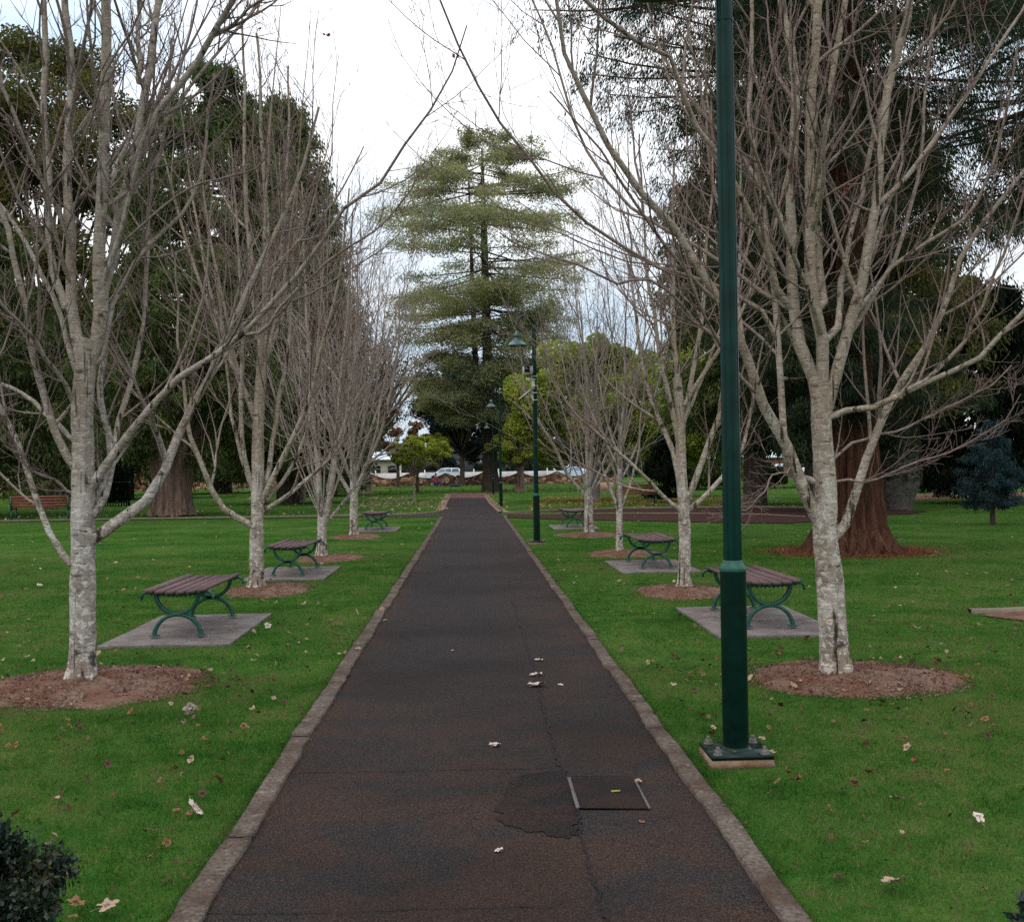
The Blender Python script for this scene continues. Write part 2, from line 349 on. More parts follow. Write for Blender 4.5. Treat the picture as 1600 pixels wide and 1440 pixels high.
path = sheet('path', P, .004, ASPH, 'straight dark asphalt path stained with red dust running through the park')
# cracks and the tarmac patch are thin pieces of the path itself
TAR = mat_plain('crack_filler', (.008, .007, .007), .8, .2, .3)
PATCH = NB('newer_tarmac', .85, .06); _f = PATCH.noise(170, 4, .85); _g = PATCH.noise(3, 4)
PATCH.color(PATCH.mix(PATCH.ramp(_g, [(.42, 0.0), (.6, .8)]), PATCH.ramp(_f, [(.38, (.003, .0025, .0025)), (.52, (.016, .0125, .012)), (.66, (.062, .049, .046))]), PATCH.ramp(_f, [(.38, (.008, .005, .004)), (.52, (.030, .018, .014)), (.66, (.090, .056, .044))])))
PATCH.bump(_f, .006, .7); PATCH = PATCH.m
def crack(pxs, w, n=60, amp=.012, z=.012):
    g = [G(*p)[:2] for p in pxs]; seg = []
    for a, b in zip(g[:-1], g[1:]): seg.append(jag(a, b, max(4, n // (len(g) - 1)), amp)[:-1])
    c = np.vstack(seg); d = np.gradient(c, axis=0); nn = norm(np.stack([-d[:, 1], d[:, 0]], 1)); ww = w * rng.uniform(.15, 1.0, len(c))
    ww[0] = ww[-1] = .0006
    Lp = c + nn * ww[:, None] / 2; Rp = c - nn * ww[:, None] / 2; k = len(c)
    V = np.vstack([np.c_[Lp, np.full(k, z)], np.c_[Rp, np.full(k, z)]])
    mb.quads(V, [[i, i + 1, k + i + 1, k + i] for i in range(k - 1)])
mb = MB()
crack([(948, 1445), (925, 1380), (905, 1290), (903, 1262)], .015, 70)
crack([(873, 1200), (862, 1150), (845, 1090), (826, 1020), (805, 955), (795, 900)], .019, 110)
crack([(795, 900), (778, 850), (765, 815)], .006, 50, .006)
crack([(380, 1215), (500, 1208), (640, 1205), (770, 1203), (873, 1200)], .011, 60, .01)
crack([(300, 1430), (520, 1428), (640, 1423), (940, 1419)], .009, 60, .01)
crack([(915, 1277), (960, 1290), (1010, 1283), (1070, 1273)], .006, 40, .01, .0165)
crack([(870, 1205), (820, 1212), (800, 1240)], .006, 30)
crack([(1080, 1318), (1000, 1322), (940, 1312)], .006, 40)
crack([(372, 1300), (440, 1330), (500, 1310), (560, 1290)], .004, 40)
ck = mb.build('crack', TAR, path)
mb = MB()
pp = [(812, 1213), (873, 1203), (893, 1218), (906, 1266), (900, 1290), (905, 1305), (880, 1309), (820, 1300), (785, 1285), (774, 1266), (792, 1240)]
g = [G(*p)[:2] for p in pp]; g = np.vstack([jag(a, b, 14, .022)[:-1] for a, b in zip(g, g[1:] + g[:1])])
mb.ngon(np.c_[g, np.full(len(g), .008)]); mb.build('tarmac_patch', PATCH, path)
# access pit in the path
pg = empty('pit_cover', tuple(G(958, 1242)), 'rectangular tarmac-filled pit cover with steel edge strips set in the path', 'pit cover')
o0 = np.array(pg.location)
def gl(px, py, z): return G(px, py) - o0 + np.array([0, 0, z])
mb = MB(); c4 = [gl(893, 1218, .0115), gl(990, 1218, .0115), gl(1013, 1266, .0115), gl(906, 1266, .0115)]; mb.ngon(c4); mb.build('lid', PATCH, pg)
for (a, b, w) in (((889, 1219), (903, 1266), .018), ((992, 1222), (1015, 1267), .011)):
    p, q = gl(*a, .008), gl(*b, .008); d = q - p; mb = MB(); mb.box((p + q) / 2 + np.array([0, 0, .005]), (w, np.linalg.norm(d), .010), math.atan2(d[1], d[0]) - math.pi / 2); mb.build('edge_strip', DKSTEEL, pg)
for a, b in (((906, 1266), (1013, 1267)), ((893, 1216), (988, 1217))):
    mb = MB(); p, q = gl(*a, .0135), gl(*b, .0135); d = q - p; mb.box((p + q) / 2, (np.linalg.norm(d), .006, .002), math.atan2(d[1], d[0])); mb.build('gap', TAR, pg)
mb = MB(); mb.box(gl(962, 1241, .018), (.045, .007, .006), .1); o = mb.build('leaf_stalk', mat_plain('yellow_stalk', (.42, .36, .05), .6), None); o.location = o0; tag(o, 'short yellow stalk lying on the pit cover', 'stalk')

def kerb(name, x0, x1, y0, y1, label, seed):
    r = np.random.default_rng(seed); y = y0; mb = MB()
    while y < y1:
        Lb = r.uniform(.6, 1.9); Lb = min(Lb, y1 - y); ny = 9; dx = r.normal(0, .0035); hz = .026 + r.normal(0, .002); tl = r.normal(0, .003)
        g_ = r.choice([.0008, .0012, .002, .006]); ys = np.linspace(y + g_, y + Lb - g_, ny); prof = [(0, 0), (0.0, .85), (.09, 1), (.5, 1.02), (.91, 1), (1.0, .85), (1.0, 0)]
        V = []
        for iy, yy in enumerate(ys):
            e = .80 if iy in (0, ny - 1) else 1
            for (u, h) in prof:
                edge = (u in (0, 1.0))
                V.append([x0 + (x1 - x0) * u + dx + (r.normal(0, .0035) if edge else 0) + .006 * math.sin(yy * 2.1 + seed) + .004 * math.sin(yy * 5.3), yy, h * hz * e + (tl * (u - .5)) + (r.normal(0, .0018) if h else -.02)])
        k = len(prof)
        mb.quads(V, [[i * k + j, i * k + j + 1, (i + 1) * k + j + 1, (i + 1) * k + j] for i in range(ny - 1) for j in range(k - 1)] + [[0, 1, 2, 3], [3, 4, 5, 6], [(ny - 1) * k + i for i in (0, 1, 2, 3)], [(ny - 1) * k + i for i in (3, 4, 5, 6)]])
        y += Lb
    return tag(mb.build(name, KERB), label, None, None, 'structure')
kerb('kerb', XL - .112, XL, 1.2, J0, 'cracked concrete edging along the left side of the path', 3)
kerb('kerb', XR, XR + .098, 1.2, J0, 'cracked concrete edging along the right side of the path', 4)
# crossing path, far kerbs and the dark garden bed on the right
LIGHTK = mat_plain('pale_edging', (.17, .13, .095), .85, .2, .25, 6)
def strip(name, pts, w, z, h, mat, label=None, kind='structure', parent=None):
    p = np.array([G(*q)[:2] for q in pts]); p = smooth_path(np.c_[p, np.zeros(len(p))], 40)[:, :2]; d = norm(np.gradient(p, axis=0)); nn = np.stack([-d[:, 1], d[:, 0]], 1)
    a, b = p + nn * w / 2, p - nn * w / 2; k = len(p); V = np.vstack([np.c_[a, np.full(k, z)], np.c_[a, np.full(k, z + h)], np.c_[b, np.full(k, z + h)], np.c_[b, np.full(k, z)]])
    F = []
    for i in range(k - 1):
        for j in range(3): F.append([j * k + i, j * k + i + 1, (j + 1) * k + i + 1, (j + 1) * k + i])
    mb = MB(); mb.quads(V, F); o = mb.build(name, mat, parent)
    if not parent: tag(o, label, None, None, kind)
    return o
sheet('path', [G(*p)[:2] for p in ((-20, 816), (200, 813), (450, 809.5), (692, 808), (690, 801.5), (640, 804), (450, 808.2), (200, 811.8), (-20, 814.8))], .010, ASPH, 'narrow dark path crossing the lawn to the left')
strip('kerb', [(-30, 814.6), (200, 810.5), (450, 806.8), (600, 804), (660, 801.8), (692, 798)], .10, 0, .035, LIGHTK, 'pale edging on the far side of the crossing path')
strip('kerb', [(692, 798), (696, 788), (703, 773)], .14, 0, .05, LIGHTK, 'leaf covered edging left of the far end of the path')
strip('kerb', [(782, 801), (775, 795), (765, 785), (757, 773)], .14, 0, .05, LIGHTK, 'leaf covered edging right of the far end of the path')
sheet('garden_bed', [G(*p)[:2] for p in ((792, 809), (870, 812), (1000, 814), (1120, 817), (1230, 818), (1285, 815), (1300, 811), (1240, 806), (1100, 803), (950, 803.5), (850, 804.5), (792, 803))], .02, DARKBED, 'dark mulched garden bed right of the path crossing')
sheet('garden_bed', [G(*p)[:2] for p in ((800, 800.5), (900, 800), (1000, 801.5), (1150, 802.5), (1280, 806), (1420, 804), (1450, 799), (1360, 795.5), (1200, 793.5), (1050, 794), (900, 796), (800, 798.5))], .02, DARKBED, 'dark mulched garden bed curving behind the nearer bed on the right')
strip('kerb', [(784, 801), (850, 798.5), (960, 795), (1080, 793), (1200, 792.5), (1330, 794)], .12, 0, .05, LIGHTK, 'pale edging behind the dark garden beds')
strip('kerb', [(790, 802), (950, 802.4), (1150, 803.6), (1260, 808)], .08, .022, .02, LIGHTK, 'thin pale edging between the two dark garden beds')
rb = sheet('garden_bed', [G(*p)[:2] for p in ((1532, 962), (1560, 966), (1640, 975), (1700, 965), (1640, 955), (1580, 956))], .012, MULCH, 'red mulched bed at the right edge of the lawn')
strip('kerb', [(1515, 958), (1560, 957.5), (1640, 953)], .11, 0, .05, LIGHTK, 'pale brick edging of the red bed at the right edge')
sheet('leaf_litter', [G(*p)[:2] for p in ((703, 778), (758, 778), (757, 770), (705, 770))], .012, mat_plain('red_gravel', (.11, .05, .04), .9, .1, .4, 3), 'patch of red gravel at the far end of the path')
RL = mat_plain('red_brown_litter', (.13, .055, .03), .9, .1, .5, 2)
sheet('leaf_litter', [G(*p)[:2] for p in ((1425, 781), (1500, 778), (1620, 777), (1700, 777), (1700, 768), (1420, 772))], .012, RL, 'bare red brown ground under the trees at the far right')
sheet('road', [(-400, 127.5), (400, 127.5), (400, 134.5), (-400, 134.5)], .02, mat_plain('road_asphalt', (.06, .06, .062), .9, .2, .2), 'grey street behind the stone wall')

def inpoly(x, y, pts):
    c = np.zeros(len(x), bool); n = len(pts)
    for i in range(n):
        (x1, y1), (x2, y2) = pts[i][:2], pts[(i + 1) % n][:2]
        if y1 == y2: continue
        c ^= ((y1 > y) != (y2 > y)) & (x < (x2 - x1) * (y - y1) / (y2 - y1) + x1)
    return c
def inset(x, y):                        # is the ground at x,y lawn?
    bad = (x > XL - .108) & (x < XR + .094) & (y < J0)
    for cx, cy, rx, ry in NOGRASS: bad |= ((x - cx) / rx) ** 2 + ((y - cy) / ry) ** 2 < 1
    for x0, x1, y0, y1 in NOBOX: bad |= (x > x0) & (x < x1) & (y > y0) & (y < y1)
    for pl in NOPOLY: bad |= inpoly(x, y, pl)
    return ~bad
NOGRASS, NOBOX = [], []

# ------------------------------------------------------------------ bench slabs and mulch rings
BENCHES = []
for (side, nx, ny, sx0, sx1, lab) in (
        (-1, G(272, 998), None, -3.5, -2.32, 'left of the path'), ):
    pass
def slab(cx, cy, w, l, label):
    mb = MB(); x, y = w / 2, l / 2; h = .022
    pts = np.vstack([jag(a, b, 14, .005)[:-1] for a, b in (((-x, -y), (x, -y)), ((x, -y), (x, y)), ((x, y), (-x, y)), ((-x, y), (-x, -y)))])
    n = len(pts); lo = np.c_[pts, np.full(n, -.01)]; hi = np.c_[pts * .995, np.full(n, h)]
    mb.quads(np.vstack([lo, hi]), [[i, (i + 1) % n, n + (i + 1) % n, n + i] for i in range(n)]); mb.ngon(hi)
    o = mb.build('concrete_slab', SLAB); o.location = (cx, cy, 0); tag(o, label, 'slab', 'concrete slabs under the backless benches')
    NOBOX.append((cx - x + .012, cx + x - .012, cy - y + .012, cy + y - .012))

def chips(mb, n, cx, cy, rx, ry, hfn, r, size=(.006, .03)):
    a = r.uniform(0, 2 * math.pi, n); q = np.sqrt(r.uniform(0, 1, n)) * 1.09
    x = cx + rx * q * np.cos(a); y = cy + ry * q * np.sin(a); c = np.c_[x, y, hfn(q) + r.uniform(.001, .010, n)]
    leaves(mb, c, r.uniform(size[0], size[1], n), r.uniform(.25, .6, n), 'flat', r, m=1, tilt=.45)
def leaves(mb, c, Ln, asp, mode, r, m=0, tilt=.35, axis=None, tri=False):
    n = len(c); Ln = np.broadcast_to(Ln, (n,)); asp = np.broadcast_to(asp, (n,))
    if mode == 'flat': a = norm(np.c_[r.normal(size=(n, 2)), r.normal(0, tilt, n)]); nn = norm(np.c_[r.normal(0, tilt, (n, 2)), np.ones(n)])
    elif mode == 'hang': a = norm(np.c_[r.normal(0, .45, (n, 2)), -np.ones(n)] + (axis if axis is not None else 0)); nn = norm(r.normal(size=(n, 3)))
    elif mode == 'axis': a = norm(axis + r.normal(0, tilt, (n, 3))); nn = norm(r.normal(size=(n, 3)))
    else: a = norm(r.normal(size=(n, 3))); nn = norm(r.normal(size=(n, 3)))
    b = norm(np.cross(nn, a)); h = (Ln / 2)[:, None]; w = (Ln * asp / 2)[:, None]
    if tri:
        V = np.stack([c + a * h, c - a * h + b * w, c - a * h - b * w], 1).reshape(-1, 3); mb.tris(V, np.arange(n * 3).reshape(n, 3), m=m)
    else:
        V = np.stack([c + a * h, c + b * w, c - a * h, c - b * w], 1).reshape(-1, 3); mb.quads(V, np.arange(n * 4).reshape(n, 4), m=m)
def ring(cx, cy, rx, ry, n, label, seed, hh=.05):
    r = np.random.default_rng(seed); mb = MB(); na, nr = 72, 14
    ph = r.uniform(0, 6, 5); V = []
    for j in range(nr + 1):
        q = j / nr
        for i in range(na):
            t = 2 * math.pi * i / na; k = 1 + .07 * math.sin(3 * t + ph[0]) + .045 * math.sin(7 * t + ph[1]) + .03 * math.sin(13 * t + ph[2]) + .02 * math.sin(29 * t + ph[3])
            z = hh * max(0, 1 - q ** 2.5) + .006 * (q < 1) + hh * .22 * math.sin(5 * t + 9 * q + ph[4]) * (1 - q) + (r.normal(0, .006) if 0 < j < nr else 0) - (.01 if j == nr else 0)
            V.append([rx * q * k * math.cos(t), ry * q * k * math.sin(t), z])
    mb.quads(V, [[j * na + i, j * na + (i + 1) % na, (j + 1) * na + (i + 1) % na, (j + 1) * na + i] for j in range(nr) for i in range(na)])
    chips(mb, n, 0, 0, rx, ry, lambda q: hh * np.maximum(0, 1 - q ** 2.5) + .006, r, (.005, .034) if n > 2000 else (.012, .045))
    o = mb.build('mulch_ring', [MULCH, CHIP], smooth=False); o.location = (cx, cy, 0); tag(o, label, 'mulch ring', 'mulch rings round the bare trees')
    NOGRASS.append((cx, cy, rx * .90, ry * .90))

# ------------------------------------------------------------------ bare maples
def grow(P, R, r, c, tmin, ang, ratio, upb, m, rr=(.4, .62), rmin=.0022, tmax=.97, wig=.085, minlen=.18, maxlen=3.5):
    n, k = P.shape[:2]
    Lp = np.linalg.norm(np.diff(P, axis=1), axis=2).sum(1)
    t = tmin + (tmax - tmin) * (np.arange(c)[None, :] + r.uniform(0, 1, (n, c))) / c
    f = t * (k - 1); i = np.clip(f.astype(int), 0, k - 2); u = (f - i)[..., None]
    ii = np.arange(n)[:, None]
    p0 = P[ii, i] * (1 - u) + P[ii, i + 1] * u; T = norm(P[ii, i + 1] - P[ii, i])
    r0 = R[ii, i] * (1 - u[..., 0]) + R[ii, i + 1] * u[..., 0]
    rnd = r.normal(size=(n, c, 3)); perp = norm(rnd - T * (rnd * T).sum(-1, keepdims=True))
    a = r.uniform(ang[0], ang[1], (n, c))[..., None]
    d = norm(T * np.cos(a) + perp * np.sin(a))
    Lc = np.clip(Lp[:, None] * ratio * (1.15 - .75 * t) * r.uniform(.6, 1.3, (n, c)), minlen, maxlen)
    N_ = n * c; p0 = p0.reshape(N_, 3); d = d.reshape(N_, 3); Lc = Lc.reshape(N_); r0 = np.maximum(r0.reshape(N_) * r.uniform(rr[0], rr[1], N_), rmin)
    pts = [p0]; dd = d; step = (Lc / (m - 1))[:, None]
    for j in range(m - 1):
        dd = norm(dd + np.array([0, 0, upb]) + r.normal(0, wig, (N_, 3))); pts.append(pts[-1] + dd * step)
    Pc = np.stack(pts, 1); s = np.linspace(0, 1, m)[None, :]; Rc = r0[:, None] * (1 - .72 * s); Rc = np.maximum(Rc, rmin * .75)
    return Pc, Rc

def maple(loc, limbs, label, mat, seed, trunk, auto=0, H=7.0, spread=1.6, hf=(1.1, 2.4), dens=(9, 6, 3), rmin=.0022, leafn=14, sidesT=16, group='bare maple trees lining the path', upb=.10, tiplen=1.0):
    """loc: ground point; trunk, limbs: lists of (pixel points, start radius px, end radius px, depth change)"""
    r = np.random.default_rng(seed); Y = loc[1]
    root = empty('maple_tree', tuple(loc), label, 'tree', group)
    tm, cm = MB(), MB(); o0 = np.array(loc)
    def world(pts, dz, y0=0.0):
        k = len(pts); out = []
        cum = np.r_[0, np.cumsum([math.dist(pts[i], pts[i + 1]) for i in range(k - 1)])]; cum /= cum[-1]
        for (px, py), s in zip(pts, cum): out.append(Q(px, py, Y + y0 + dz * s) - o0)
        return np.array(out)
    tp, ra, rb_ = trunk
    T = world(tp, 0); T[0] = [0, 0, -.03]; T = smooth_path(T, 44)
    sc = Y / FPX; s = np.linspace(0, 1, 44); Rt = (ra + (rb_ - ra) * s) * sc
    hgt = T[:, 2]; Rt = Rt * (1 + .42 * np.exp(-np.maximum(hgt, 0) / .07) + .04 * np.exp(-((hgt - .75) / .12) ** 2))
    tube_batch(tm, T[None], Rt[None], sidesT * 3, rough=.045, seed=seed, roots=.38)
    mainP, mainR = [], []; cand = [T[6:40]]
    Rt[-5:] *= np.array([.95, .88, .75, .55, .3])
    for (pts, a, b, dz, *rest) in limbs:
        y0 = rest[0] if rest else 0.0
        Pw = world(pts, dz, y0)
        ex, ey = pts[-1]; tl_ = tiplen if (ey < 15 or ex < 0 or ex > 1600) else .22
        if len(Pw) > 3 and tl_:            # carry the limb on beyond what was traced
            dl = norm(Pw[-1] - Pw[-2]); dl = norm(dl + np.array([0, 0, .35])); Pw = np.vstack([Pw, Pw[-1] + dl * tl_ * .55, Pw[-1] + dl * tl_ * .55 + norm(dl + [0, 0, .2]) * tl_ * .5])
        C_ = np.vstack(cand); dd_ = (C_ - Pw[0]) * np.array([1, .25, 1.25]); dd_[:, 2] += .05; jn = C_[np.argmin((dd_ ** 2).sum(1))]
        fade = np.exp(-np.linspace(0, 3, len(Pw)))[:, None]; Pw[:, 1:2] += (jn[1] - Pw[0, 1]) * fade
        Pw = np.vstack([jn + [0, 0, -.02], Pw]) if np.linalg.norm(jn - Pw[0]) > .03 else Pw
        Pw = smooth_path(Pw, 16); cand.append(Pw[2:14]); Pw[2:] += np.cumsum(r.normal(0, .011, (14, 3)), 0)
        e = max(b * sc, rmin * 1.3); q = np.linspace(0, 1, 16); Rw = (a * .80 * sc) * (1 - q) ** 1.15 + e * .8 * (1 - (1 - q) ** 1.15)
        Rw = Rw * (1 + .35 * np.exp(-q * 16 / 1.2) * .6)
        mainP.append(Pw); mainR.append(Rw)
    for j in range(auto):
        az = j * 2.4 + r.uniform(-.4, .4); h = r.uniform(*hf); ti = np.argmin(np.abs(hgt - h)); p = T[ti]
        hor = np.array([math.cos(az), math.sin(az), 0]); tilt = r.uniform(.35, 1.0); Lt = (H - h) * r.uniform(.8, 1.08)
        d = norm(hor * tilt + np.array([0, 0, 1.0])); pts = [p]; st = Lt / 11 * (1 / max(.75, d[2]))
        for q in range(11):
            d = norm(d + np.array([0, 0, .10]) + hor * r.normal(0, .03) + r.normal(0, .05, 3)); pts.append(pts[-1] + d * st)
        Pw = smooth_path(np.array(pts), 16); Pw[:, :2] = p[:2] + (Pw[:, :2] - p[:2]) * spread
        q = np.linspace(0, 1, 16); r0 = Rt[ti] * r.uniform(.26, .45); mainP.append(Pw); mainR.append(r0 * (1 - q) ** 1.1 + rmin * 1.3)
    MP, MR = np.array(mainP), np.array(mainR)
    tube_batch(tm, MP, MR, 10, rough=.03, seed=seed + 1)
    # the trunk's own tip carries on as a crown leader
    c1, c2, c3 = dens
    P1, R1 = grow(MP, MR, r, c1, .13, (.45, .95), .42, upb, 9, rmin=rmin)
    tube_batch(cm, P1, R1, 5)
    P2, R2 = grow(P1, R1, r, c2, .12, (.4, .9), .48, upb * .9, 6, (.5, .75), rmin, minlen=.16, maxlen=1.5)
    tube_batch(cm, P2, R2, 4)
    P2b, R2b = grow(MP, MR, r, c1 + 2, .2, (.5, 1.1), .16, upb, 6, (.15, .3), rmin, minlen=.2, maxlen=1.2)
    tube_batch(cm, P2b, R2b, 4)
    if c3:
        P3, R3 = grow(np.concatenate([P2, P2b]), np.concatenate([R2, R2b]), r, c3, .15, (.4, .95), .5, upb * .6, 4, (.6, .8), rmin * .9, minlen=.08, maxlen=.6)
        tube_batch(cm, P3, R3, 3)
        ends = P3
    else: ends = P2
    # buds: little thickenings at twig ends
    tm.build('trunk', mat, root, smooth=True, attr=True); cm.build('crown', mat, root, smooth=True, attr=True)
    if leafn:
        k = r.integers(0, len(ends), leafn); c = ends[k, -1] + [0, 0, -.03]; lb = MB()
        for off in range(3): leaves(lb, c + r.normal(0, .012, c.shape), r.uniform(.028, .05, leafn), .6, 'any', r)
        o = lb.build('dead_leaves', DEADLEAF, root); o['kind'] = 'stuff'
    return root
DEADLEAF = mat_leaf('hanging_dead_leaf', [(.05, .02, .015), (.14, .045, .03), (.22, .07, .04)], .8)

L1 = G(128, 1072); R1 = G(1307, 1060); L2 = G(400, 922); R2 = G(1070, 922)
L3 = G(503, 872); R3 = G(968, 865); L4 = G(553, 838); R4 = G(921, 835)
L1limbs = [
    ([(130, 560), (112, 497), (111, 365), (108, 312), (104, 243), (111, 139), (115, 52), (111, 0)], 11, 6, .35),
    ([(150, 545), (155, 497), (156, 417), (158, 312), (161, 191), (163, 104), (161, 0)], 13, 8, -.15),
    ([(152, 470), (172, 425), (191, 330), (208, 243), (226, 139), (240, 69), (250, 0)], 11, 6, .45),
    ([(226, 139), (216, 70), (218, 0)], 6, 4, .2, .45), ([(200, 330), (215, 278), (243, 194), (299, 111), (333, 52), (361, 0)], 8, 4.5, -.5, .3),
    ([(336, 54), (375, 35), (413, 0)], 3.5, 2, -.2, -.15), ([(226, 330), (229, 250), (262, 190), (300, 120), (340, 60), (385, 10)], 4, 2.5, .4, .4),
    ([(112, 500), (88, 440), (83, 365), (73, 226), (66, 104), (62, 0)], 8, 5, .3, .05),
    ([(118, 730), (90, 690), (69, 626), (52, 557), (45, 500), (30, 440), (14, 380), (-10, 300)], 8, 4, -.35),
    ([(148, 842), (168, 826), (194, 807), (236, 772), (264, 706), (285, 657), (312, 619), (333, 567), (361, 505), (375, 470), (400, 410), (450, 310), (480, 210)], 11, 2.8, .75),
    ([(140, 758), (163, 730), (194, 689), (240, 637), (295, 585), (347, 557), (399, 515), (441, 470), (500, 400), (525, 347), (594, 295), (640, 222), (678, 167), (713, 97)], 8.5, 1.2, -.9),
    ([(395, 520), (450, 470), (525, 417), (560, 395), (600, 375), (650, 330)], 3.5, 1.2, -.4, -.55),
    ([(110, 883), (83, 842), (62, 800), (35, 730), (17, 678), (0, 644), (-40, 560), (-60, 470)], 6.5, 3.5, .3),
    ([(150, 800), (163, 765), (170, 713), (160, 640), (162, 560), (170, 500)], 8, 5, .55),
    ([(150, 790), (180, 706), (198, 644), (222, 540), (226, 505), (229, 330), (250, 230), (262, 120)], 6.5, 3, .8, .05),
    ([(112, 770), (90, 750), (52, 734), (30, 705), (0, 680)], 3, 1.5, -.4), ([(116, 690), (85, 655), (62, 633), (20, 610), (-20, 590)], 5, 3, .5),
    ([(120, 640), (100, 600), (62, 560), (40, 520), (10, 490)], 5, 2.5, -.6), ([(160, 560), (180, 480), (230, 400), (290, 340), (330, 270), (350, 150)], 5.5, 2.5, .5),
    ([(125, 600), (100, 520), (60, 420), (20, 350), (-20, 290)], 5.5, 3, .6), ([(115, 420), (90, 350), (50, 270), (10, 170), (-20, 80)], 5, 2.5, -.3),
    ([(160, 420), (200, 380), (270, 330), (330, 300), (390, 285)], 3.2, 1.5, -.3), ([(75, 275), (120, 230), (165, 115), (200, 60), (230, 10)], 2.8, 1.5, -.5, -.2)]
R1limbs = [
    ([(1283, 612), (1258, 567), (1244, 505), (1237, 417), (1237, 278), (1244, 139), (1237, 70), (1224, 0)], 13, 7, .25),
    ([(1284, 615), (1284, 540), (1265, 451), (1262, 347), (1258, 208), (1265, 104), (1276, 0)], 13, 7, -.2),
    ([(1290, 650), (1307, 574), (1328, 487), (1335, 469), (1349, 382), (1362, 278), (1369, 174), (1387, 87), (1408, 0)], 12.5, 6, .1),
    ([(1300, 520), (1300, 451), (1317, 365), (1345, 270), (1362, 180), (1395, 90)], 7, 3.5, .6, .1), ([(1280, 500), (1272, 400), (1276, 300), (1290, 226), (1307, 87), (1321, 0)], 8, 5, .5, .1),
    ([(1275, 815), (1244, 734), (1224, 685), (1189, 626), (1165, 557), (1154, 525), (1126, 480), (1088, 420), (1050, 361), (1021, 333), (976, 285), (900, 139), (886, 104), (872, 0)], 12.5, 1.6, -.7),
    ([(1154, 525), (1126, 530), (1088, 501), (1050, 465), (990, 430), (969, 451), (900, 420), (820, 403)], 4.5, 1.2, -.3, -.35),
    ([(1240, 750), (1227, 643), (1220, 557), (1213, 505), (1199, 400), (1185, 295), (1168, 208), (1171, 69), (1170, 0)], 7.5, 3.5, .5, -.1),
    ([(1217, 470), (1200, 400), (1151, 295), (1123, 243), (1088, 201), (1064, 139), (1039, 80), (994, 66), (942, 21), (900, -20)], 7, 2.5, -.9, .1),
    ([(1225, 480), (1180, 450), (1119, 402), (1050, 361), (987, 319), (917, 226), (862, 62), (834, 0)], 4.5, 1.4, .5, .1),
    ([(1226, 500), (1126, 437), (1050, 417), (1021, 399), (890, 319), (820, 226), (768, 156), (733, 80), (699, 0)], 4.5, 1.2, -.9, -.1),
    ([(1310, 838), (1328, 800), (1345, 730), (1369, 664), (1397, 609), (1428, 557), (1460, 498), (1491, 400), (1520, 350), (1550, 312), (1600, 250)], 10, 3.2, .35),
    ([(1307, 647), (1325, 641), (1362, 638), (1411, 616), (1460, 591), (1512, 571), (1553, 539), (1600, 500), (1650, 430)], 6.5, 3, -.6),
    ([(1411, 616), (1455, 590), (1501, 540), (1533, 480), (1570, 390), (1600, 300)], 4.5, 2, -.3, -.3),
    ([(1310, 750), (1345, 748), (1373, 748), (1415, 723), (1470, 708), (1536, 689), (1580, 660)], 3, 1, -.5),
    ([(1362, 326), (1397, 295), (1449, 226), (1500, 150), (1543, 70), (1590, 0)], 5, 2.5, .5, .1), ([(1340, 480), (1390, 410), (1450, 370), (1512, 330), (1540, 290), (1571, 208), (1590, 120)], 5, 2, -.5, .1),
    ([(1357, 335), (1310, 300), (1290, 270), (1275, 200), (1250, 130)], 3, 1.3, -.5, .1), ([(1232, 727), (1205, 738), (1182, 762), (1165, 775)], 2.2, 1, -.4),
    ([(1300, 560), (1360, 470), (1400, 380), (1430, 260), (1440, 150), (1455, 50)], 5.5, 2.5, .7), ([(1380, 120), (1420, 90), (1470, 40), (1500, -10)], 3.4, 1.6, -.3, .1),
    ([(1270, 590), (1215, 480), (1150, 380), (1120, 300), (1105, 180), (1080, 60)], 5, 2, .7), ([(1283, 740), (1330, 690), (1400, 670), (1470, 640), (1550, 600)], 3.4, 1.4, .6)]
L2limbs = [
    ([(410, 560), (395, 470), (385, 380), (375, 250), (372, 120), (368, 50)], 7, 2, .3), ([(412, 560), (415, 450), (412, 330), (405, 200), (400, 80)], 8, 2, -.2), ([(412, 520), (425, 460), (440, 380), (450, 250), (452, 130)], 6, 1.8, .4),
    ([(392, 818), (370, 808), (350, 795), (328, 760), (315, 725), (300, 690), (290, 660), (285, 600), (275, 540), (268, 440)], 6.5, 1.4, -.4),
    ([(408, 799), (430, 788), (450, 775), (480, 752), (510, 725), (530, 690), (545, 640), (560, 560)], 5, 1.5, .4),
    ([(403, 795), (425, 750), (455, 690), (475, 640), (500, 560), (530, 440), (545, 330)], 6, 1.4, -.7), ([(406, 790), (420, 730), (433, 660), (445, 600), (452, 540), (460, 420), (470, 300)], 6, 1.6, .7),
    ([(408, 790), (445, 745), (475, 680), (490, 600), (500, 500), (505, 400)], 4, 1.3, .1), ([(400, 775), (385, 730), (378, 680), (376, 600), (378, 520), (370, 400), (360, 250)], 5, 1.5, -.5),
    ([(398, 770), (378, 720), (362, 650), (355, 570), (340, 450), (320, 320)], 4, 1.3, .5), ([(400, 650), (378, 590), (365, 540), (345, 450), (330, 380), (315, 250)], 4.5, 1.3, .1)]
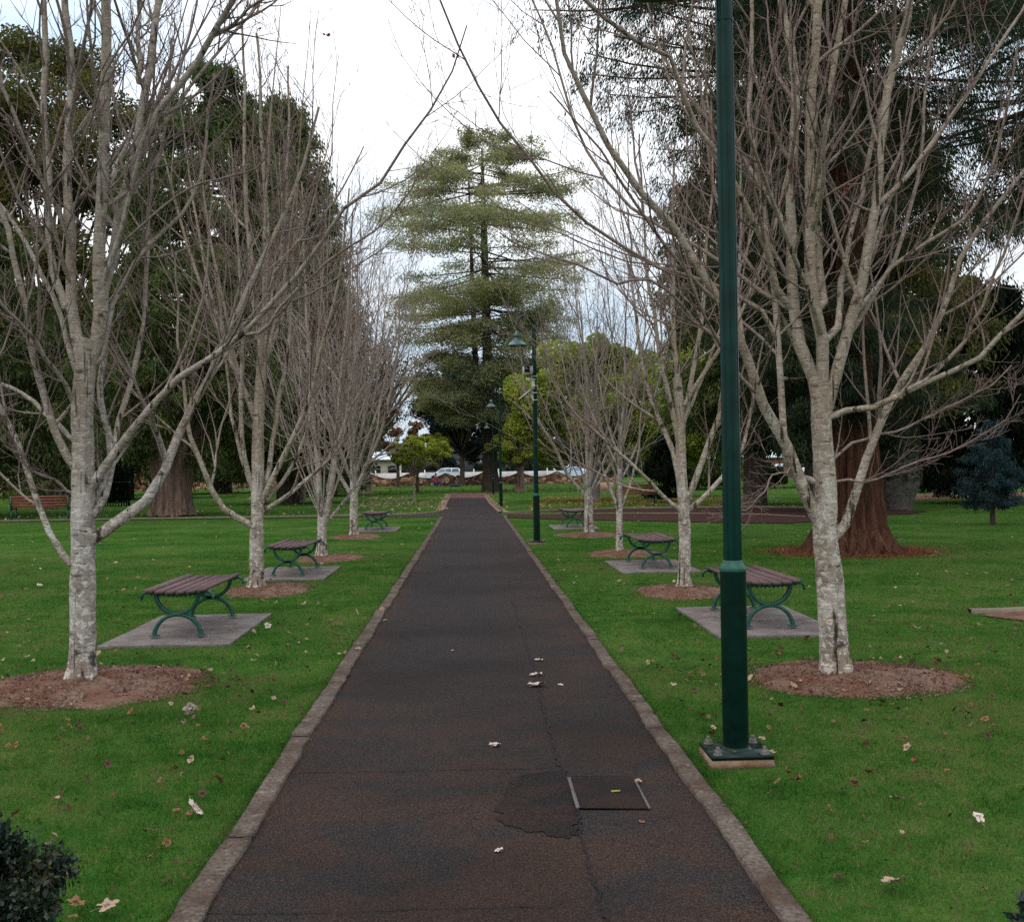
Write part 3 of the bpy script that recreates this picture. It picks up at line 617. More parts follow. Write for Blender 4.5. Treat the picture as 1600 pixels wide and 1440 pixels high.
R2limbs = [
    ([(1058, 590), (1055, 500), (1058, 400), (1060, 250)], 6, 1.8, .2), ([(1067, 799), (1040, 780), (1015, 755), (990, 730), (960, 705), (935, 680), (900, 650), (870, 600), (850, 540)], 4.5, 1.2, -.6),
    ([(1074, 799), (1110, 765), (1135, 735), (1160, 700), (1175, 640), (1190, 560)], 5.5, 1.5, .4), ([(1072, 790), (1090, 740), (1105, 700), (1125, 650), (1140, 580), (1155, 480), (1165, 380), (1160, 260)], 6.5, 1.6, -.3),
    ([(1066, 768), (1055, 720), (1040, 680), (1022, 640), (1010, 600), (995, 520), (985, 430), (980, 350)], 6, 1.6, .6), ([(1064, 705), (1050, 640), (1035, 580), (1025, 500), (1010, 430), (1005, 330), (1000, 250)], 5.5, 1.5, -.4),
    ([(1063, 680), (1080, 600), (1095, 500), (1100, 400), (1110, 300), (1105, 190)], 5.5, 1.5, .5)]
L3limbs = [([(503, 825), (500, 780), (497, 700), (487, 620), (480, 520), (475, 400), (470, 300)], 6, 1.5, .3), ([(504, 822), (512, 800), (520, 740), (523, 680), (530, 600), (540, 480), (545, 350)], 6, 1.5, -.3),
           ([(505, 820), (540, 780), (570, 720), (585, 650), (600, 560)], 3, 1, .2)]
L4limbs = [([(552, 700), (553, 620), (558, 500), (560, 400)], 4.5, 1.2, 0), ([(551, 776), (530, 740), (520, 700), (510, 640), (500, 540)], 4, 1, .3), ([(555, 775), (570, 730), (590, 690), (605, 640), (620, 560), (625, 470)], 4.5, 1.2, -.2)]
R3limbs = [([(969, 700), (975, 620), (978, 540), (982, 430)], 3.5, 1, 0), ([(968, 800), (945, 745), (925, 700), (900, 650), (880, 600), (870, 530)], 3, 1, -.4), ([(968, 800), (985, 750), (995, 700), (1000, 640), (1010, 560)], 2.6, .9, .3)]
R4limbs = [([(919, 780), (890, 745), (865, 700), (840, 660), (820, 620), (812, 560)], 4.2, 1, -.2), ([(919, 776), (917, 700), (915, 600), (905, 480)], 5, 1.2, .2), ([(920, 776), (928, 690), (935, 600), (940, 500)], 5, 1.2, -.2), ([(920, 778), (950, 730), (965, 690), (975, 620)], 3, 1, .4)]
maple(L1, L1limbs, 'large bare pale maple nearest the camera left of the path with a low sweeping limb', BARK, 11, ([(128, 1072), (128, 1020), (129, 960), (130, 870), (131, 820), (130, 700), (128, 640), (135, 560), (142, 530)], 20.5, 15), dens=(8, 5, 2), leafn=14)
maple(R1, R1limbs, 'large bare maple with leaning trunk on the right, behind the nearest lamp post', BARK2, 12, ([(1307, 1060), (1303, 1010), (1300, 960), (1296, 890), (1289, 838), (1290, 782), (1286, 713), (1283, 643), (1284, 600)], 22.5, 15), dens=(8, 5, 2), leafn=16)
maple(L2, L2limbs, 'bare maple left of the path between the first and second backless benches', BARK2, 13, ([(400, 922), (401, 860), (402, 800), (403, 740), (404, 650), (410, 560)], 11, 8), auto=5, H=7.7, spread=.8, hf=(2.2, 3.6), dens=(7, 5, 2), rmin=.0026, leafn=25, sidesT=10)
maple(R2, R2limbs, 'bare maple with speckled trunk just left of the nearest lamp post', BARK2, 14, ([(1070, 922), (1070, 860), (1069, 800), (1065, 750), (1063, 690), (1062, 640), (1058, 590)], 10, 7), auto=6, H=7.2, spread=.85, hf=(1.8, 3.2), dens=(7, 5, 2), rmin=.0026, leafn=12, sidesT=10)
maple(L3, L3limbs, 'bare maple with twin stems left of the path behind the second backless bench', BARK_FAR, 15, ([(503, 872), (503, 850), (503, 825), (503, 812)], 8, 7), auto=13, H=7.0, spread=.72, hf=(.7, 1.2), dens=(7, 5, 2), rmin=.0034, leafn=25, sidesT=8)
maple(R3, R3limbs, 'slender bare maple with thin straight trunk right of the path behind the second bench', BARK_FAR, 16, ([(968, 865), (968, 820), (968, 780), (969, 700)], 5.3, 4), auto=9, H=5.9, spread=.75, hf=(.9, 2.1), dens=(6, 5, 2), rmin=.003, leafn=6, sidesT=8)
maple(L4, L4limbs, 'bare maple with short trunk left of the path in front of the farthest bench', BARK_FAR, 17, ([(553, 838), (553, 800), (553, 770), (552, 700)], 6.8, 5), auto=14, H=6.9, spread=.75, hf=(1.0, 2.0), dens=(8, 5, 2), rmin=.0038, leafn=25, sidesT=8)
maple(R4, R4limbs, 'bare maple with thick low fork right of the path beside the farthest bench', BARK_FAR, 18, ([(921, 835), (920, 810), (920, 790), (919, 775)], 7.2, 6.5), auto=10, H=6.2, spread=.72, hf=(.9, 1.1), dens=(6, 5, 2), rmin=.0036, leafn=6, sidesT=8)

ring(L1[0] + .08, L1[1] - .02, .86, .82, 9000, 'mulch ring at the foot of the large bare tree nearest on the left', 21, .07)
ring(R1[0] + .12, R1[1] - .02, .78, .72, 7000, 'mulch ring at the foot of the large leaning bare tree on the right', 22, .06)
ring(L2[0] + .2, L2[1] - .05, .56, .95, 1500, 'mulch ring under the bare tree between the first and second left benches', 23)
ring(R2[0] - .05, R2[1] - .2, .62, .85, 1500, 'mulch ring under the speckled bare tree left of the nearest lamp post', 24)
ring(L3[0] + .15, L3[1] - .1, .62, 1.0, 600, 'mulch ring under the twin stemmed bare tree on the left', 25)
ring(R3[0] + .1, R3[1] - .1, .72, 1.0, 600, 'mulch ring under the slender straight bare tree on the right', 26)
ring(L4[0] + .1, L4[1] - .2, .62, 1.1, 400, 'mulch ring under the bare tree near the farthest left bench', 27)
ring(R4[0] - .05, R4[1] - .2, .75, 1.1, 400, 'mulch ring under the low forked bare tree near the farthest right bench', 28)

# ------------------------------------------------------------------ benches
def ribbon(mb, pts, w, d, y=0.0):          # flat bar following a line in the XZ plane
    p = np.array(pts, float); t = norm(np.gradient(p, axis=0)); nn = np.stack([-t[:, 1], t[:, 0]], 1); a, b = p + nn * w / 2, p - nn * w / 2; k = len(p)
    def to3(q, yy): return np.c_[q[:, 0], np.full(k, yy), q[:, 1]]
    V = np.vstack([to3(a, y - d / 2), to3(b, y - d / 2), to3(b, y + d / 2), to3(a, y + d / 2)])
    F = [[j * k + i, j * k + i + 1, ((j + 1) % 4) * k + i + 1, ((j + 1) % 4) * k + i] for i in range(k - 1) for j in range(4)] + [[0, k, 2 * k, 3 * k], [k - 1, 2 * k - 1, 3 * k - 1, 4 * k - 1]]
    mb.quads(V, F)
def arc(cx, cz, r, a0, a1, n=18, sx=1.0):
    a = np.radians(np.linspace(a0, a1, n)); return np.c_[cx + sx * r * np.cos(a), cz + r * np.sin(a)]
def make_bench():
    root = empty('backless_bench', (0, 0, 0), 'x', 'bench', 'backless benches along the path')
    top = lambda x: .435 + .35 * x * x - .0
    for y in (-.72, .72):
        mb = MB()
        ribbon(mb, arc(0, .440, .205, 180, 360, 22), .034, .042, y)
        ribbon(mb, arc(0, .022, .205, 0, 180, 22, 1.08), .034, .042, y)
        xs = np.linspace(-.29, .29, 15); rail = [(x, .418 + .30 * x * x) for x in xs]
        rail = [(-.345, .395), (-.335, .418), (-.315, .438)] + rail + [(.315, .438), (.335, .418), (.345, .395)]
        ribbon(mb, rail, .024, .05, y)
        for s in (-1, 1):
            mb.lathe([(.0, .398), (.016, .392), (.018, .382), (.012, .372), (0, .368)], (s * .343, y, .0), 8)
            mb.lathe([(0, .012), (.052, .010), (.050, .0), (0, 0)][::-1] + [], (s * .222, y, .022), 14)
            mb.lathe([(.026, 0), (.022, .03), (.018, .05)], (s * .222, y, .028), 10)
        for x in np.linspace(-.25, .25, 13): mb.lathe([(0, 0), (.010, .004), (.010, .012), (0, .016)], (x, y, .392 + .30 * x * x), 6)
        mb.build('end_frame', GREEN2, root)
    mb = MB()
    for i in range(6):
        x = -.255 + i * .102; z = .447 + .30 * x * x; r_ = math.atan(.6 * x)
        w, h, l = .083, .024, 1.66
        c = [(-w / 2, 0), (-w / 2 + .006, h), (w / 2 - .006, h), (w / 2, 0)]
        V = []
        for yy in (-l / 2, l / 2):
            for (a, b) in c: V.append([x + a * math.cos(r_) - b * math.sin(r_), yy, z - .012 + a * math.sin(r_) + b * math.cos(r_)])
        mb.quads(V, [[0, 1, 2, 3], [7, 6, 5, 4], [0, 4, 5, 1], [1, 5, 6, 2], [2, 6, 7, 3], [3, 7, 4, 0]])
    mb.build('seat', SLAT, root)
    mb = MB(); mb.box((0, 0, .425), (.03, 1.44, .012)); mb.build('brace', GREEN2, root)
    return root
bench = make_bench()
bpos = [(-2.86, 11.72, .02, .0, 'backless slatted bench nearest on the left lawn, beside the big mulch ring', True),
        (2.86, 11.55, .02, .0, 'backless slatted bench partly hidden behind the nearest lamp post', True),
        (-2.80, 17.95, .02, .0, 'backless slatted bench between the single and the twin stemmed bare trees on the left', True),
        (2.83, 18.1, .02, .0, 'backless slatted bench right of the slender bare tree on its own slab', True),
        (-2.62, 31.0, .02, .0, 'farthest small backless bench on the left, behind the last bare tree', True),
        (2.72, 30.6, .02, .0, 'farthest small backless bench on the right, beside the low forked bare tree', True),
        (*G(244, 788)[:2], 0, .0, 'tiny distant backless bench between the dark cage and the conifer trunk', False)]
for i, (x, y, z, rz, lab, sl_) in enumerate(bpos):
    o = bench if i == 0 else copy_tree(bench)
    o.location = (x, y, z); o.rotation_euler = (0, 0, rz + (0, .012, -.018, .02, -.01, .015, 0)[i]); o['label'] = lab
    if sl_: slab(x + (.02 if x > 0 else -.02) + (.0), y + (-.05), 1.22, 2.25, lab.replace('backless slatted bench', 'concrete slab under the bench').replace('backless bench', 'slab under the bench'))

def back_bench(loc, w, label, rz):
    root = empty('park_bench', tuple(loc), label, 'bench', 'slatted park benches with backs', rz)
    for s in (-1, 1):
        mb = MB(); x = s * (w / 2 - .05)
        for (a, b, c_, d_) in ((-.22, .22, .06, .43), (.22, .22, .05, .43)): mb.box((x, a, .215), (.05, .05, .43))
        mb.box((x, 0, .42), (.05, .52, .04)); mb.box((x, .27, .62), (.05, .04, .5)); mb.box((x, -.02, .62), (.055, .50, .035)); mb.box((x, -.24, .52), (.04, .04, .2))
        mb.build('side_frame', GREEN2, root)
    mb = MB()
    for i in range(5): mb.box((0, -.2 + i * .1, .455), (w, .082, .025))
    mb.build('seat', SLAT_R, root); mb = MB()
    for i in range(4): mb.box((0, .235 + .012 * i, .53 + i * .105), (w, .025, .088))
    mb.build('backrest', SLAT_R, root)
back_bench(G(66, 812), 2.15, 'red brown slatted bench with a back at the far left of the lawn', math.pi)
back_bench(G(994, 789), 1.75, 'red brown slatted bench with a back seen between the right hand bare trunks', math.pi)

# ------------------------------------------------------------------ lamps
def make_lamp(full=True):
    root = empty('street_lamp', (0, 0, 0), 'x', 'street lamp', 'green lamp posts beside the path')
    mb = MB(); n = 48
    mb.lathe([(.0705, .02), (.0705, .985)], n=n); mb.build('lower_post', GREEN, root, smooth=True)
    mb = MB(); mb.lathe([(.0705, .985), (.072, .99), (.072, 1.0), (.070, 1.006), (.057, 1.028), (.055, 1.03), (.055, 1.042), (.050, 1.045)], n=n); mb.build('collar', GREEN2, root, smooth=False)
    mb = MB(); mb.lathe([(.050, 1.04), (.050, 2.0), (.049, 3.2), (.048, 3.99)], n=96, flute=.13, nf=8); mb.lathe([(.051, 3.985), (.051, 4.0)], n=32)
    mb.lathe([(.046, 4.0), (.044, 4.55)], n=64, flute=.12, nf=8); mb.build('upper_post', GREENU, root)
    # swan neck
    mb = MB(); a = np.radians(np.linspace(0, 200, 22)); neck = np.c_[-.17 + .17 * np.cos(a), np.zeros(22), 4.62 + .20 * np.sin(a)]
    neck = np.vstack([[0, 0, 4.5], neck, [-.345, 0, 4.48]]); tube_batch(mb, neck[None], np.full((1, len(neck)), .018), 10); mb.lathe([(.03, 4.5), (.045, 4.53), (.03, 4.56), (.02, 4.60)], n=16)
    mb.build('swan_neck', GREEN, root, smooth=True)
    sh = MB(); sh.lathe([(.0, 4.50), (.03, 4.49), (.055, 4.45), (.062, 4.42), (.085, 4.415), (.09, 4.40), (.065, 4.39), (.075, 4.33), (.085, 4.31), (.13, 4.27), (.195, 4.205), (.215, 4.19), (.215, 4.18), (.19, 4.195), (.10, 4.27), (0, 4.28)], (-.36, 0, 0), 28)
    so_ = sh.build('lamp_shade', GREEN3, root, smooth=True)
    gb = MB(); gb.lathe([(0, 4.16), (.04, 4.17), (.06, 4.21), (.05, 4.27)], (-.36, 0, 0), 16); gb.build('bulb_cover', mat_plain('frosted_glass', (.45, .43, .38), .3, .5, .05), so_, smooth=True)
    mb = MB(); mb.box((0, 0, .01), (.33, .33, .022)); mb.lathe([(.085, .021), (.080, .030), (.0705, .036)], n=32); mb.build('base_plate', GREEN, root)
    for sx in (-1, 1):
        for sy in (-1, 1):
            mb = MB(); c = (sx * .125, sy * .125, .02); mb.lathe([(.026, .001), (.026, .005), (0, .006)], c, 16); mb.lathe([(.019, .005), (.019, .024), (.0, .025)], c, 6); mb.lathe([(.010, .024), (.010, .042), (0, .043)], c, 10); mb.build('bolt', STEEL, root)
    return root
lamp = make_lamp()
lpos = [(G(1150, 1187), 'tall green lamp post nearest on the right, bolted to a concrete block'), (G(839, 850), 'green lamp post with a white camera on it, second along the path'),
        (G(783, 793), 'green lamp post third along the path near the crossing'), (G(771, 773), 'farthest green lamp post at the end of the path')]
for i, (p, lab) in enumerate(lpos):
    o = lamp if i == 0 else copy_tree(lamp)
    o.location = (p[0], p[1], .043); o['label'] = lab
    mb = MB(); s = .36 if i else .35; mb.box((0, 0, .019), (s, s, .048), 0, 0, .93)
    q = mb.build('concrete_footing', PLINTH); q.location = (p[0], p[1], .0); tag(q, 'concrete footing under the ' + ('nearest', 'second', 'third', 'farthest')[i] + ' green lamp post', 'footing', 'footings of the lamp posts')
    NOBOX.append((p[0] - .19, p[0] + .19, p[1] - .24, p[1] + .18))
# security camera and angled panel on the second post
p2 = lpos[1][0]
sc_ = empty('security_camera', (p2[0], p2[1], 0), 'white boxy security camera strapped to the second lamp post', 'camera')
zz = lambda py: Q(836, py, p2[1])[2]
xx = lambda px: Q(px, 600, p2[1])[0] - p2[0]
mb = MB(); mb.box((xx(825), -.05, zz(578)), (.20, .34, .19)); mb.build('housing', WHITE, sc_)
mb = MB(); mb.box((xx(824), -.08, zz(571) + .005), (.215, .38, .02)); mb.build('hood', BLACKG, sc_)
mb = MB(); mb.box((xx(823), -.226, zz(578)), (.12, .02, .13)); mb.build('lens', BLACKG, sc_)
mb = MB(); mb.box((xx(829), -.03, zz(593)), (.19, .06, .045)); mb.box((xx(833), -.02, zz(600)), (.07, .06, .22)); mb.box((0, 0, zz(588)), (.118, .118, .018)); mb.box((0, 0, zz(603)), (.118, .118, .018)); mb.build('bracket', WHITE, sc_)
sp = empty('angled_panel', (p2[0], p2[1], 0), 'small white angled panel strapped to the second lamp post below the camera', 'panel')
mb = MB(); a, b = np.array([xx(810), zz(624)]), np.array([xx(829), zz(609)]); ribbon(mb, [a, (a + b) / 2, b], .022, .30); mb.build('plate', WHITE, sp)
mb = MB(); mb.quads([[xx(826), -.03, zz(612)], [xx(833), -.03, zz(609)], [xx(833), -.03, zz(630)], [xx(830), -.03, zz(622)], [xx(826), .03, zz(612)], [xx(833), .03, zz(609)], [xx(833), .03, zz(630)], [xx(830), .03, zz(622)]], [[0, 1, 2, 3], [4, 5, 6, 7], [0, 1, 5, 4], [1, 2, 6, 5], [2, 3, 7, 6], [3, 0, 4, 7]])
mb.box((0, 0, zz(614)), (.116, .116, .016)); mb.box((0, 0, zz(625)), (.116, .116, .016)); mb.build('bracket', WHITE, sp)

# ------------------------------------------------------------------ evergreens and background trees
def conifer(name, loc, H, z0, rad, nl, nspray, nleaf, Ls, asp, mode, mat, bark, trunk, label, seed, droop=.15, lat=.32, vth=.12, spl=.5, smin=.22, sprayhang=.6, cat='tree', tr_off=(0, 0), gap=None, limb_r=.02, group=None, tiltv=0.0):
    r = np.random.default_rng(seed); root = empty(name, tuple(loc), label, cat, group)
    tm = MB(); hs = np.array([t[0] for t in trunk]); rs = np.array([t[1] for t in trunk]); zt = np.linspace(0, H * .97, 40)
    if trunk[0][1] > .3: zt = np.r_[np.linspace(0, 3, 24), np.linspace(3.3, H * .97, 24)]
    Rt = np.interp(zt, hs, rs); tp = np.c_[np.interp(zt, [0, H], [0, tr_off[0]]), np.interp(zt, [0, H], [0, tr_off[1]]), zt - .03]
    tube_batch(tm, tp[None], Rt[None], 96 if trunk[0][1] > .8 else 28, rough=.04 if trunk[0][1] <= .8 else .012, seed=seed, ridge=(21, .075) if trunk[0][1] > .8 else None)
    z = z0 + (H * .98 - z0) * r.uniform(0, 1, nl) ** 1.05; az = np.arange(nl) * 2.399 + r.uniform(-.4, .4, nl)
    l = np.array([rad((zz_ - z0) / (H - z0), a_) for zz_, a_ in zip(z, az)]) * r.uniform(.72, 1.12, nl)
    if gap is not None:
        keep = np.array([not gap(zz_, a_) for zz_, a_ in zip(z, az)]); z, az, l = z[keep], az[keep], l[keep]; nl = len(z)
    hor = np.c_[np.cos(az), np.sin(az), np.zeros(nl)]; s = np.linspace(0, 1, 7)
    off = np.c_[z / H * tr_off[0], z / H * tr_off[1], z]
    tilt_ = r.normal(0, tiltv, nl)
    def at(i, s_): return off[i] + np.c_[np.zeros((len(s_), 2)), tilt_[i] * l[i] * s_] + hor[i] * (l[i] * s_)[:, None] + np.c_[np.zeros((len(s_), 2)), l[i] * (-droop * 1.6 * s_ ** 1.2 + droop * .9 * s_ ** 3) + .12 * s_]
    LP = np.stack([at(np.arange(nl), np.full(nl, q)) for q in s], 1); LR = np.maximum(limb_r * l[:, None] * (1 - .8 * s[None]), .008)
    tube_batch(tm, LP, LR, 5)
    tm.build('trunk', bark, root, smooth=True)
    # sprays hanging off each limb
    i = np.repeat(np.arange(nl), nspray); ns = len(i); s0 = r.uniform(smin, 1.0, ns) ** .8; base = at(i, s0)
    side = r.choice([-1, 1], ns); per = np.c_[-hor[i][:, 1], hor[i][:, 0], np.zeros(ns)]
    d = norm(per * side[:, None] * r.uniform(.3, 1.0, ns)[:, None] + hor[i] * r.uniform(.2, .9, ns)[:, None]) * (l[i] * lat * (1.15 - .75 * s0) * r.uniform(.5, 1.2, ns))[:, None]
    d[:, 2] += -sprayhang * np.linalg.norm(d, axis=1) * r.uniform(0, 1, ns)
    j = np.repeat(np.arange(ns), nleaf); t = r.uniform(0, 1, len(j)); sg = vth * (1.2 - .6 * t)[:, None]
    c = base[j] + d[j] * t[:, None] + r.normal(0, 1, (len(j), 3)) * sg * np.array([.7, .7, .55 if mode == 'flat' else 1.0])
    ax = norm(d[j]) * spl
    c[:, 2] = np.maximum(c[:, 2], .25)
    cm = MB(); leaves(cm, c, Ls * r.uniform(.6, 1.3, len(c)), asp, mode, r, axis=ax if mode != 'flat' else None)
    cm.build('crown', mat, root)
    return root
def broad(name, loc, blobs, nleaf, Ls, mat, bark, tr, label, seed, asp=.7, trunk_r=.15, fork=1.5, mode='any', cat='tree', group=None, bs=.33, twigs=0):
    """blobs: (centre offset, radii, number of clumps)"""
    r = np.random.default_rng(seed); root = empty(name, tuple(loc), label, cat, group); C = []; S = []
    for (c, rad, k) in blobs:
        u = norm(r.normal(size=(k, 3))) * (r.uniform(.15, 1, k) ** .45)[:, None]; C.append(np.array(c) + u * np.array(rad)); S.append(np.full(k, bs * np.mean(rad)))
    C = np.vstack(C); S = np.concatenate(S) * r.uniform(.5, 1.25, len(C)); C[:, 2] = np.maximum(C[:, 2], .5)
    tm = MB(); top = np.array([tr[0], tr[1], fork]); tp = smooth_path([[0, 0, -.03], top * .5 + r.normal(0, .02, 3), top], 12)
    R_ = trunk_r * (1 - .25 * np.linspace(0, 1, 12)); R_[0] *= 1.35; tube_batch(tm, tp[None], R_[None], 16, rough=.05, seed=seed)
    k = r.permutation(len(C))[:min(len(C), 70)]; ends = C[k]; mid = top + (ends - top) * .45 + r.normal(0, .04, ends.shape) * np.linalg.norm(ends - top, axis=1)[:, None]; mid[:, 2] += .08 * np.abs(ends[:, 2] - top[2])
    q = np.linspace(0, 1, 8)[None, :, None]; P_ = top * (1 - q) ** 2 + 2 * mid[:, None] * q * (1 - q) + ends[:, None] * q ** 2; tube_batch(tm, P_, trunk_r * .42 * (1 - .85 * np.linspace(0, 1, 8))[None] * np.ones((len(k), 1)), 5)
    if twigs:
        P1, R1_ = grow(P_, np.full(P_.shape[:2], trunk_r * .15), r, twigs, .3, (.4, .9), .4, .1, 5, rmin=.006); tube_batch(tm, P1, R1_, 3)
        P2, R2_ = grow(P1, R1_, r, 5, .2, (.4, .9), .5, .08, 4, rmin=.005); tube_batch(tm, P2, R2_, 3)
    tm.build('trunk', bark, root, smooth=True)
    w = S ** 2; w /= w.sum(); i = r.choice(len(C), nleaf, p=w); u = norm(r.normal(size=(nleaf, 3))) * (r.uniform(0, 1, nleaf) ** .4)[:, None]
    c = C[i] + u * S[i][:, None] * np.array([1, 1, .75]); c[:, 2] = np.maximum(c[:, 2], .15)
    cm = MB(); leaves(cm, c, Ls * r.uniform(.6, 1.3, nleaf), asp, mode, r); cm.build('crown', mat, root)
    return root

F_DARK = mat_leaf('dark_conifer_foliage', [(.016, .032, .011), (.045, .075, .024), (.100, .125, .038), (.19, .155, .050)], scale=.45)
F_RED = mat_leaf('redwood_foliage', [(.007, .013, .008), (.018, .032, .018), (.042, .060, .028), (.085, .085, .03)], scale=.5)
F_CED = mat_leaf('cedar_foliage', [(.080, .12, .090), (.19, .22, .11), (.36, .35, .15), (.45, .39, .18)], scale=.16, trans=.5)
F_OLV = mat_leaf('olive_foliage', [(.026, .038, .012), (.065, .075, .022), (.13, .12, .035), (.22, .165, .05)], scale=.3)
F_YEL = mat_leaf('yellow_green_foliage', [(.075, .125, .016), (.165, .24, .03), (.31, .36, .05), (.48, .40, .07)], scale=.55)
F_YG2 = mat_leaf('lime_foliage', [(.15, .20, .024), (.32, .36, .05), (.48, .46, .075)], scale=.5)
F_BLUE = mat_leaf('blue_cedar_foliage', [(.010, .024, .026), (.026, .055, .060), (.07, .115, .12)], scale=1.2)
F_BLUE2 = mat_leaf('blue_green_foliage', [(.010, .020, .020), (.022, .040, .038), (.045, .070, .062)], scale=.3)
F_RUST = mat_leaf('rusty_leaf', [(.06, .025, .012), (.14, .055, .025), (.24, .10, .04)], scale=.4)
F_BOX = mat_leaf('glossy_shrub_leaf', [(.005, .010, .007), (.010, .022, .014), (.020, .034, .024), (.032, .050, .022), (.12, .09, .03)], .42, .4, 3)

# great redwood trunk on the right
RW = G(1330, 862)
def rw_rad(t, a):
    h = 3.2 + t * 22; base = np.interp(h, [3.2, 5, 7, 10, 13, 18, 25], [1.9, 2.6, 3.6, 4.7, 4.9, 4.0, .5])
    return base * (1 + .12 * math.sin(3 * a + h))
def rw_gap(h, a):
    c, s = math.cos(a), math.sin(a)
    return (c > .15 and h < 8.2 and random.Random(int(h * 991)).random() < .62)
conifer('redwood_tree', RW, 25, 2.7, rw_rad, 400, 34, 62, .092, .20, 'hang', F_RED, REDBARK, [(0, 1.02), (.15, .84), (.5, .64), (1.35, .555), (2.2, .475), (3.0, .42), (8, .32), (16, .2), (25, .03)],
        'giant redwood with a flared red fibrous trunk behind the leaning bare tree', 31, droop=.14, lat=.34, vth=.085, spl=.7, sprayhang=.9, gap=rw_gap, limb_r=.009, smin=.04)
mb = MB(); r_ = np.random.default_rng(5); n = 5000; a = r_.uniform(0, 6.28, n); q = 1.0 + np.abs(r_.normal(0, .33, n)); c = np.c_[RW[0] + np.cos(a) * q * 1.0, RW[1] + np.sin(a) * q * 1.0, r_.uniform(.005, .03, n)]
leaves(mb, c, .07, .3, 'flat', r_); tag(mb.build('needle_litter', mat_leaf('red_needle', [(.10, .035, .015), (.2, .07, .03), (.26, .11, .05)])), 'rust red needle litter round the foot of the redwood', None, None, 'stuff')

# conifer with ribbed pale trunk on the left, and its neighbours
C1 = G(271, 806)
conifer('conifer_tree', C1, 17.5, 2.0, lambda t, a: np.interp(t, [0, .1, .35, .6, .85, 1], [2.4, 3.6, 4.6, 3.9, 2.3, .4]) * (1 + .12 * math.sin(2 * a + t * 9)), 260, 22, 20, .20, .34, 'hang', F_DARK, PALEBARK,
        [(0, .55), (.3, .52), (1.2, .5), (2.4, .5), (3.2, .5), (8, .4), (17.5, .04)], 'huge dark conifer with a pale ribbed multiple trunk on the left', 41, droop=.05, vth=.22, sprayhang=.3, tr_off=(1.8, 0))
# flare of separate stems at the trunk's top
mb = MB(); root_c = bpy.data.objects['conifer_tree']; S_ = []
for k in range(11):
    a_ = 2 * math.pi * k / 11 + .2; dx, dy = math.cos(a_), math.sin(a_); q = 1 + .12 * math.sin(k * 2.3)
    S_.append(smooth_path([[dx * .70 * q, dy * .62 * q, -.03], [dx * .56 * q, dy * .50 * q, .35], [dx * .52 * q, dy * .46, 1.2], [dx * .72 * q, dy * .6, 2.3], [dx * 1.5 * q, dy * 1.2, 4.2], [dx * 2.2, dy * 1.8, 7]], 20))
tube_batch(mb, np.array(S_), (np.linspace(.25, .11, 20)[None] * np.linspace(.85, 1.15, 11)[:, None]), 16, rough=.05, seed=9); mb.build('stem', PALEBARK, root_c, smooth=True)
def atY(px, Y): return np.array([Q(px, 730, Y)[0], Y, 0.0])
conifer('conifer_tree', atY(450, 58), 21.0, 1.5, lambda t, a: np.interp(t, [0, .3, .6, .85, 1], [3.9, 4.2, 3.4, 2.0, .4]) * (1 + .1 * math.sin(3 * a + t * 7)), 260, 20, 18, .27, .34, 'hang', F_DARK, CEDBARK, [(0, .6), (21, .05)],
        'tall dark conifer with a rounded top standing behind the ribbed conifer', 42, droop=.05, vth=.3, sprayhang=.3)
conifer('conifer_tree', atY(515, 75), 16.0, 1.0, lambda t, a: np.interp(t, [0, .3, .7, 1], [3.6, 3.6, 2.2, .3]), 150, 18, 18, .30, .34, 'hang', F_DARK, CEDBARK, [(0, .5), (18, .05)], 'lower dark conifer to the right of the rounded conifer on the left', 43, vth=.3)
broad('gum_tree', atY(70, 56), [((0, 0, 18), (4.5, 4, 5), 46), ((-1, 0, 10), (5.5, 4, 4.5), 50), ((3.2, 0, 12.5), (2.4, 2.5, 4.5), 20)], 95000, .20, F_OLV, CEDBARK, (0, 0), 'tall airy tree with yellow olive leaves at the far left', 44, trunk_r=.4, fork=5, bs=.30)
conifer('conifer_tree', atY(-60, 46), 15, 1.6, lambda t, a: np.interp(t, [0, .4, 1], [4.8, 4.8, .5]), 170, 20, 18, .25, .34, 'hang', F_DARK, CEDBARK, [(0, .45), (15, .05)], 'dark conifer at the left edge of the park behind the far bench', 45, vth=.25)
conifer('conifer_tree', atY(95, 88), 17, 2.6, lambda t, a: np.interp(t, [0, .4, 1], [6, 6, .6]), 160, 18, 18, .38, .36, 'hang', F_DARK, bark_simple('pale_trunk', (.13, .10, .09), (.30, .25, .23)), [(0, 1.15), (2.5, 1.0), (17, .05)], 'dark conifer with a thick pale trunk far behind the left bench', 46, vth=.35)
conifer('conifer_tree', atY(40, 90), 16, 2.6, lambda t, a: np.interp(t, [0, .4, 1], [6, 5, .6]), 130, 18, 18, .38, .36, 'hang', F_DARK, CEDBARK, [(0, .8), (16, .05)], 'dark conifer with a brown trunk far behind the left bench', 47, vth=.35)
conifer('conifer_tree', atY(200, 75), 15, 1.8, lambda t, a: np.interp(t, [0, .4, 1], [5, 5, .6]), 160, 18, 18, .34, .36, 'hang', F_DARK, CEDBARK, [(0, .4), (15, .05)], 'dark conifer behind the dark green cage', 48, vth=.35)
conifer('conifer_tree', atY(345, 92), 17, 1.8, lambda t, a: np.interp(t, [0, .4, 1], [5.5, 5.5, .6]), 150, 18, 18, .40, .36, 'hang', F_DARK, CEDBARK, [(0, .9), (15, .05)], 'dark conifer seen under the ribbed conifer with a red earth mound at its foot', 49, vth=.35)
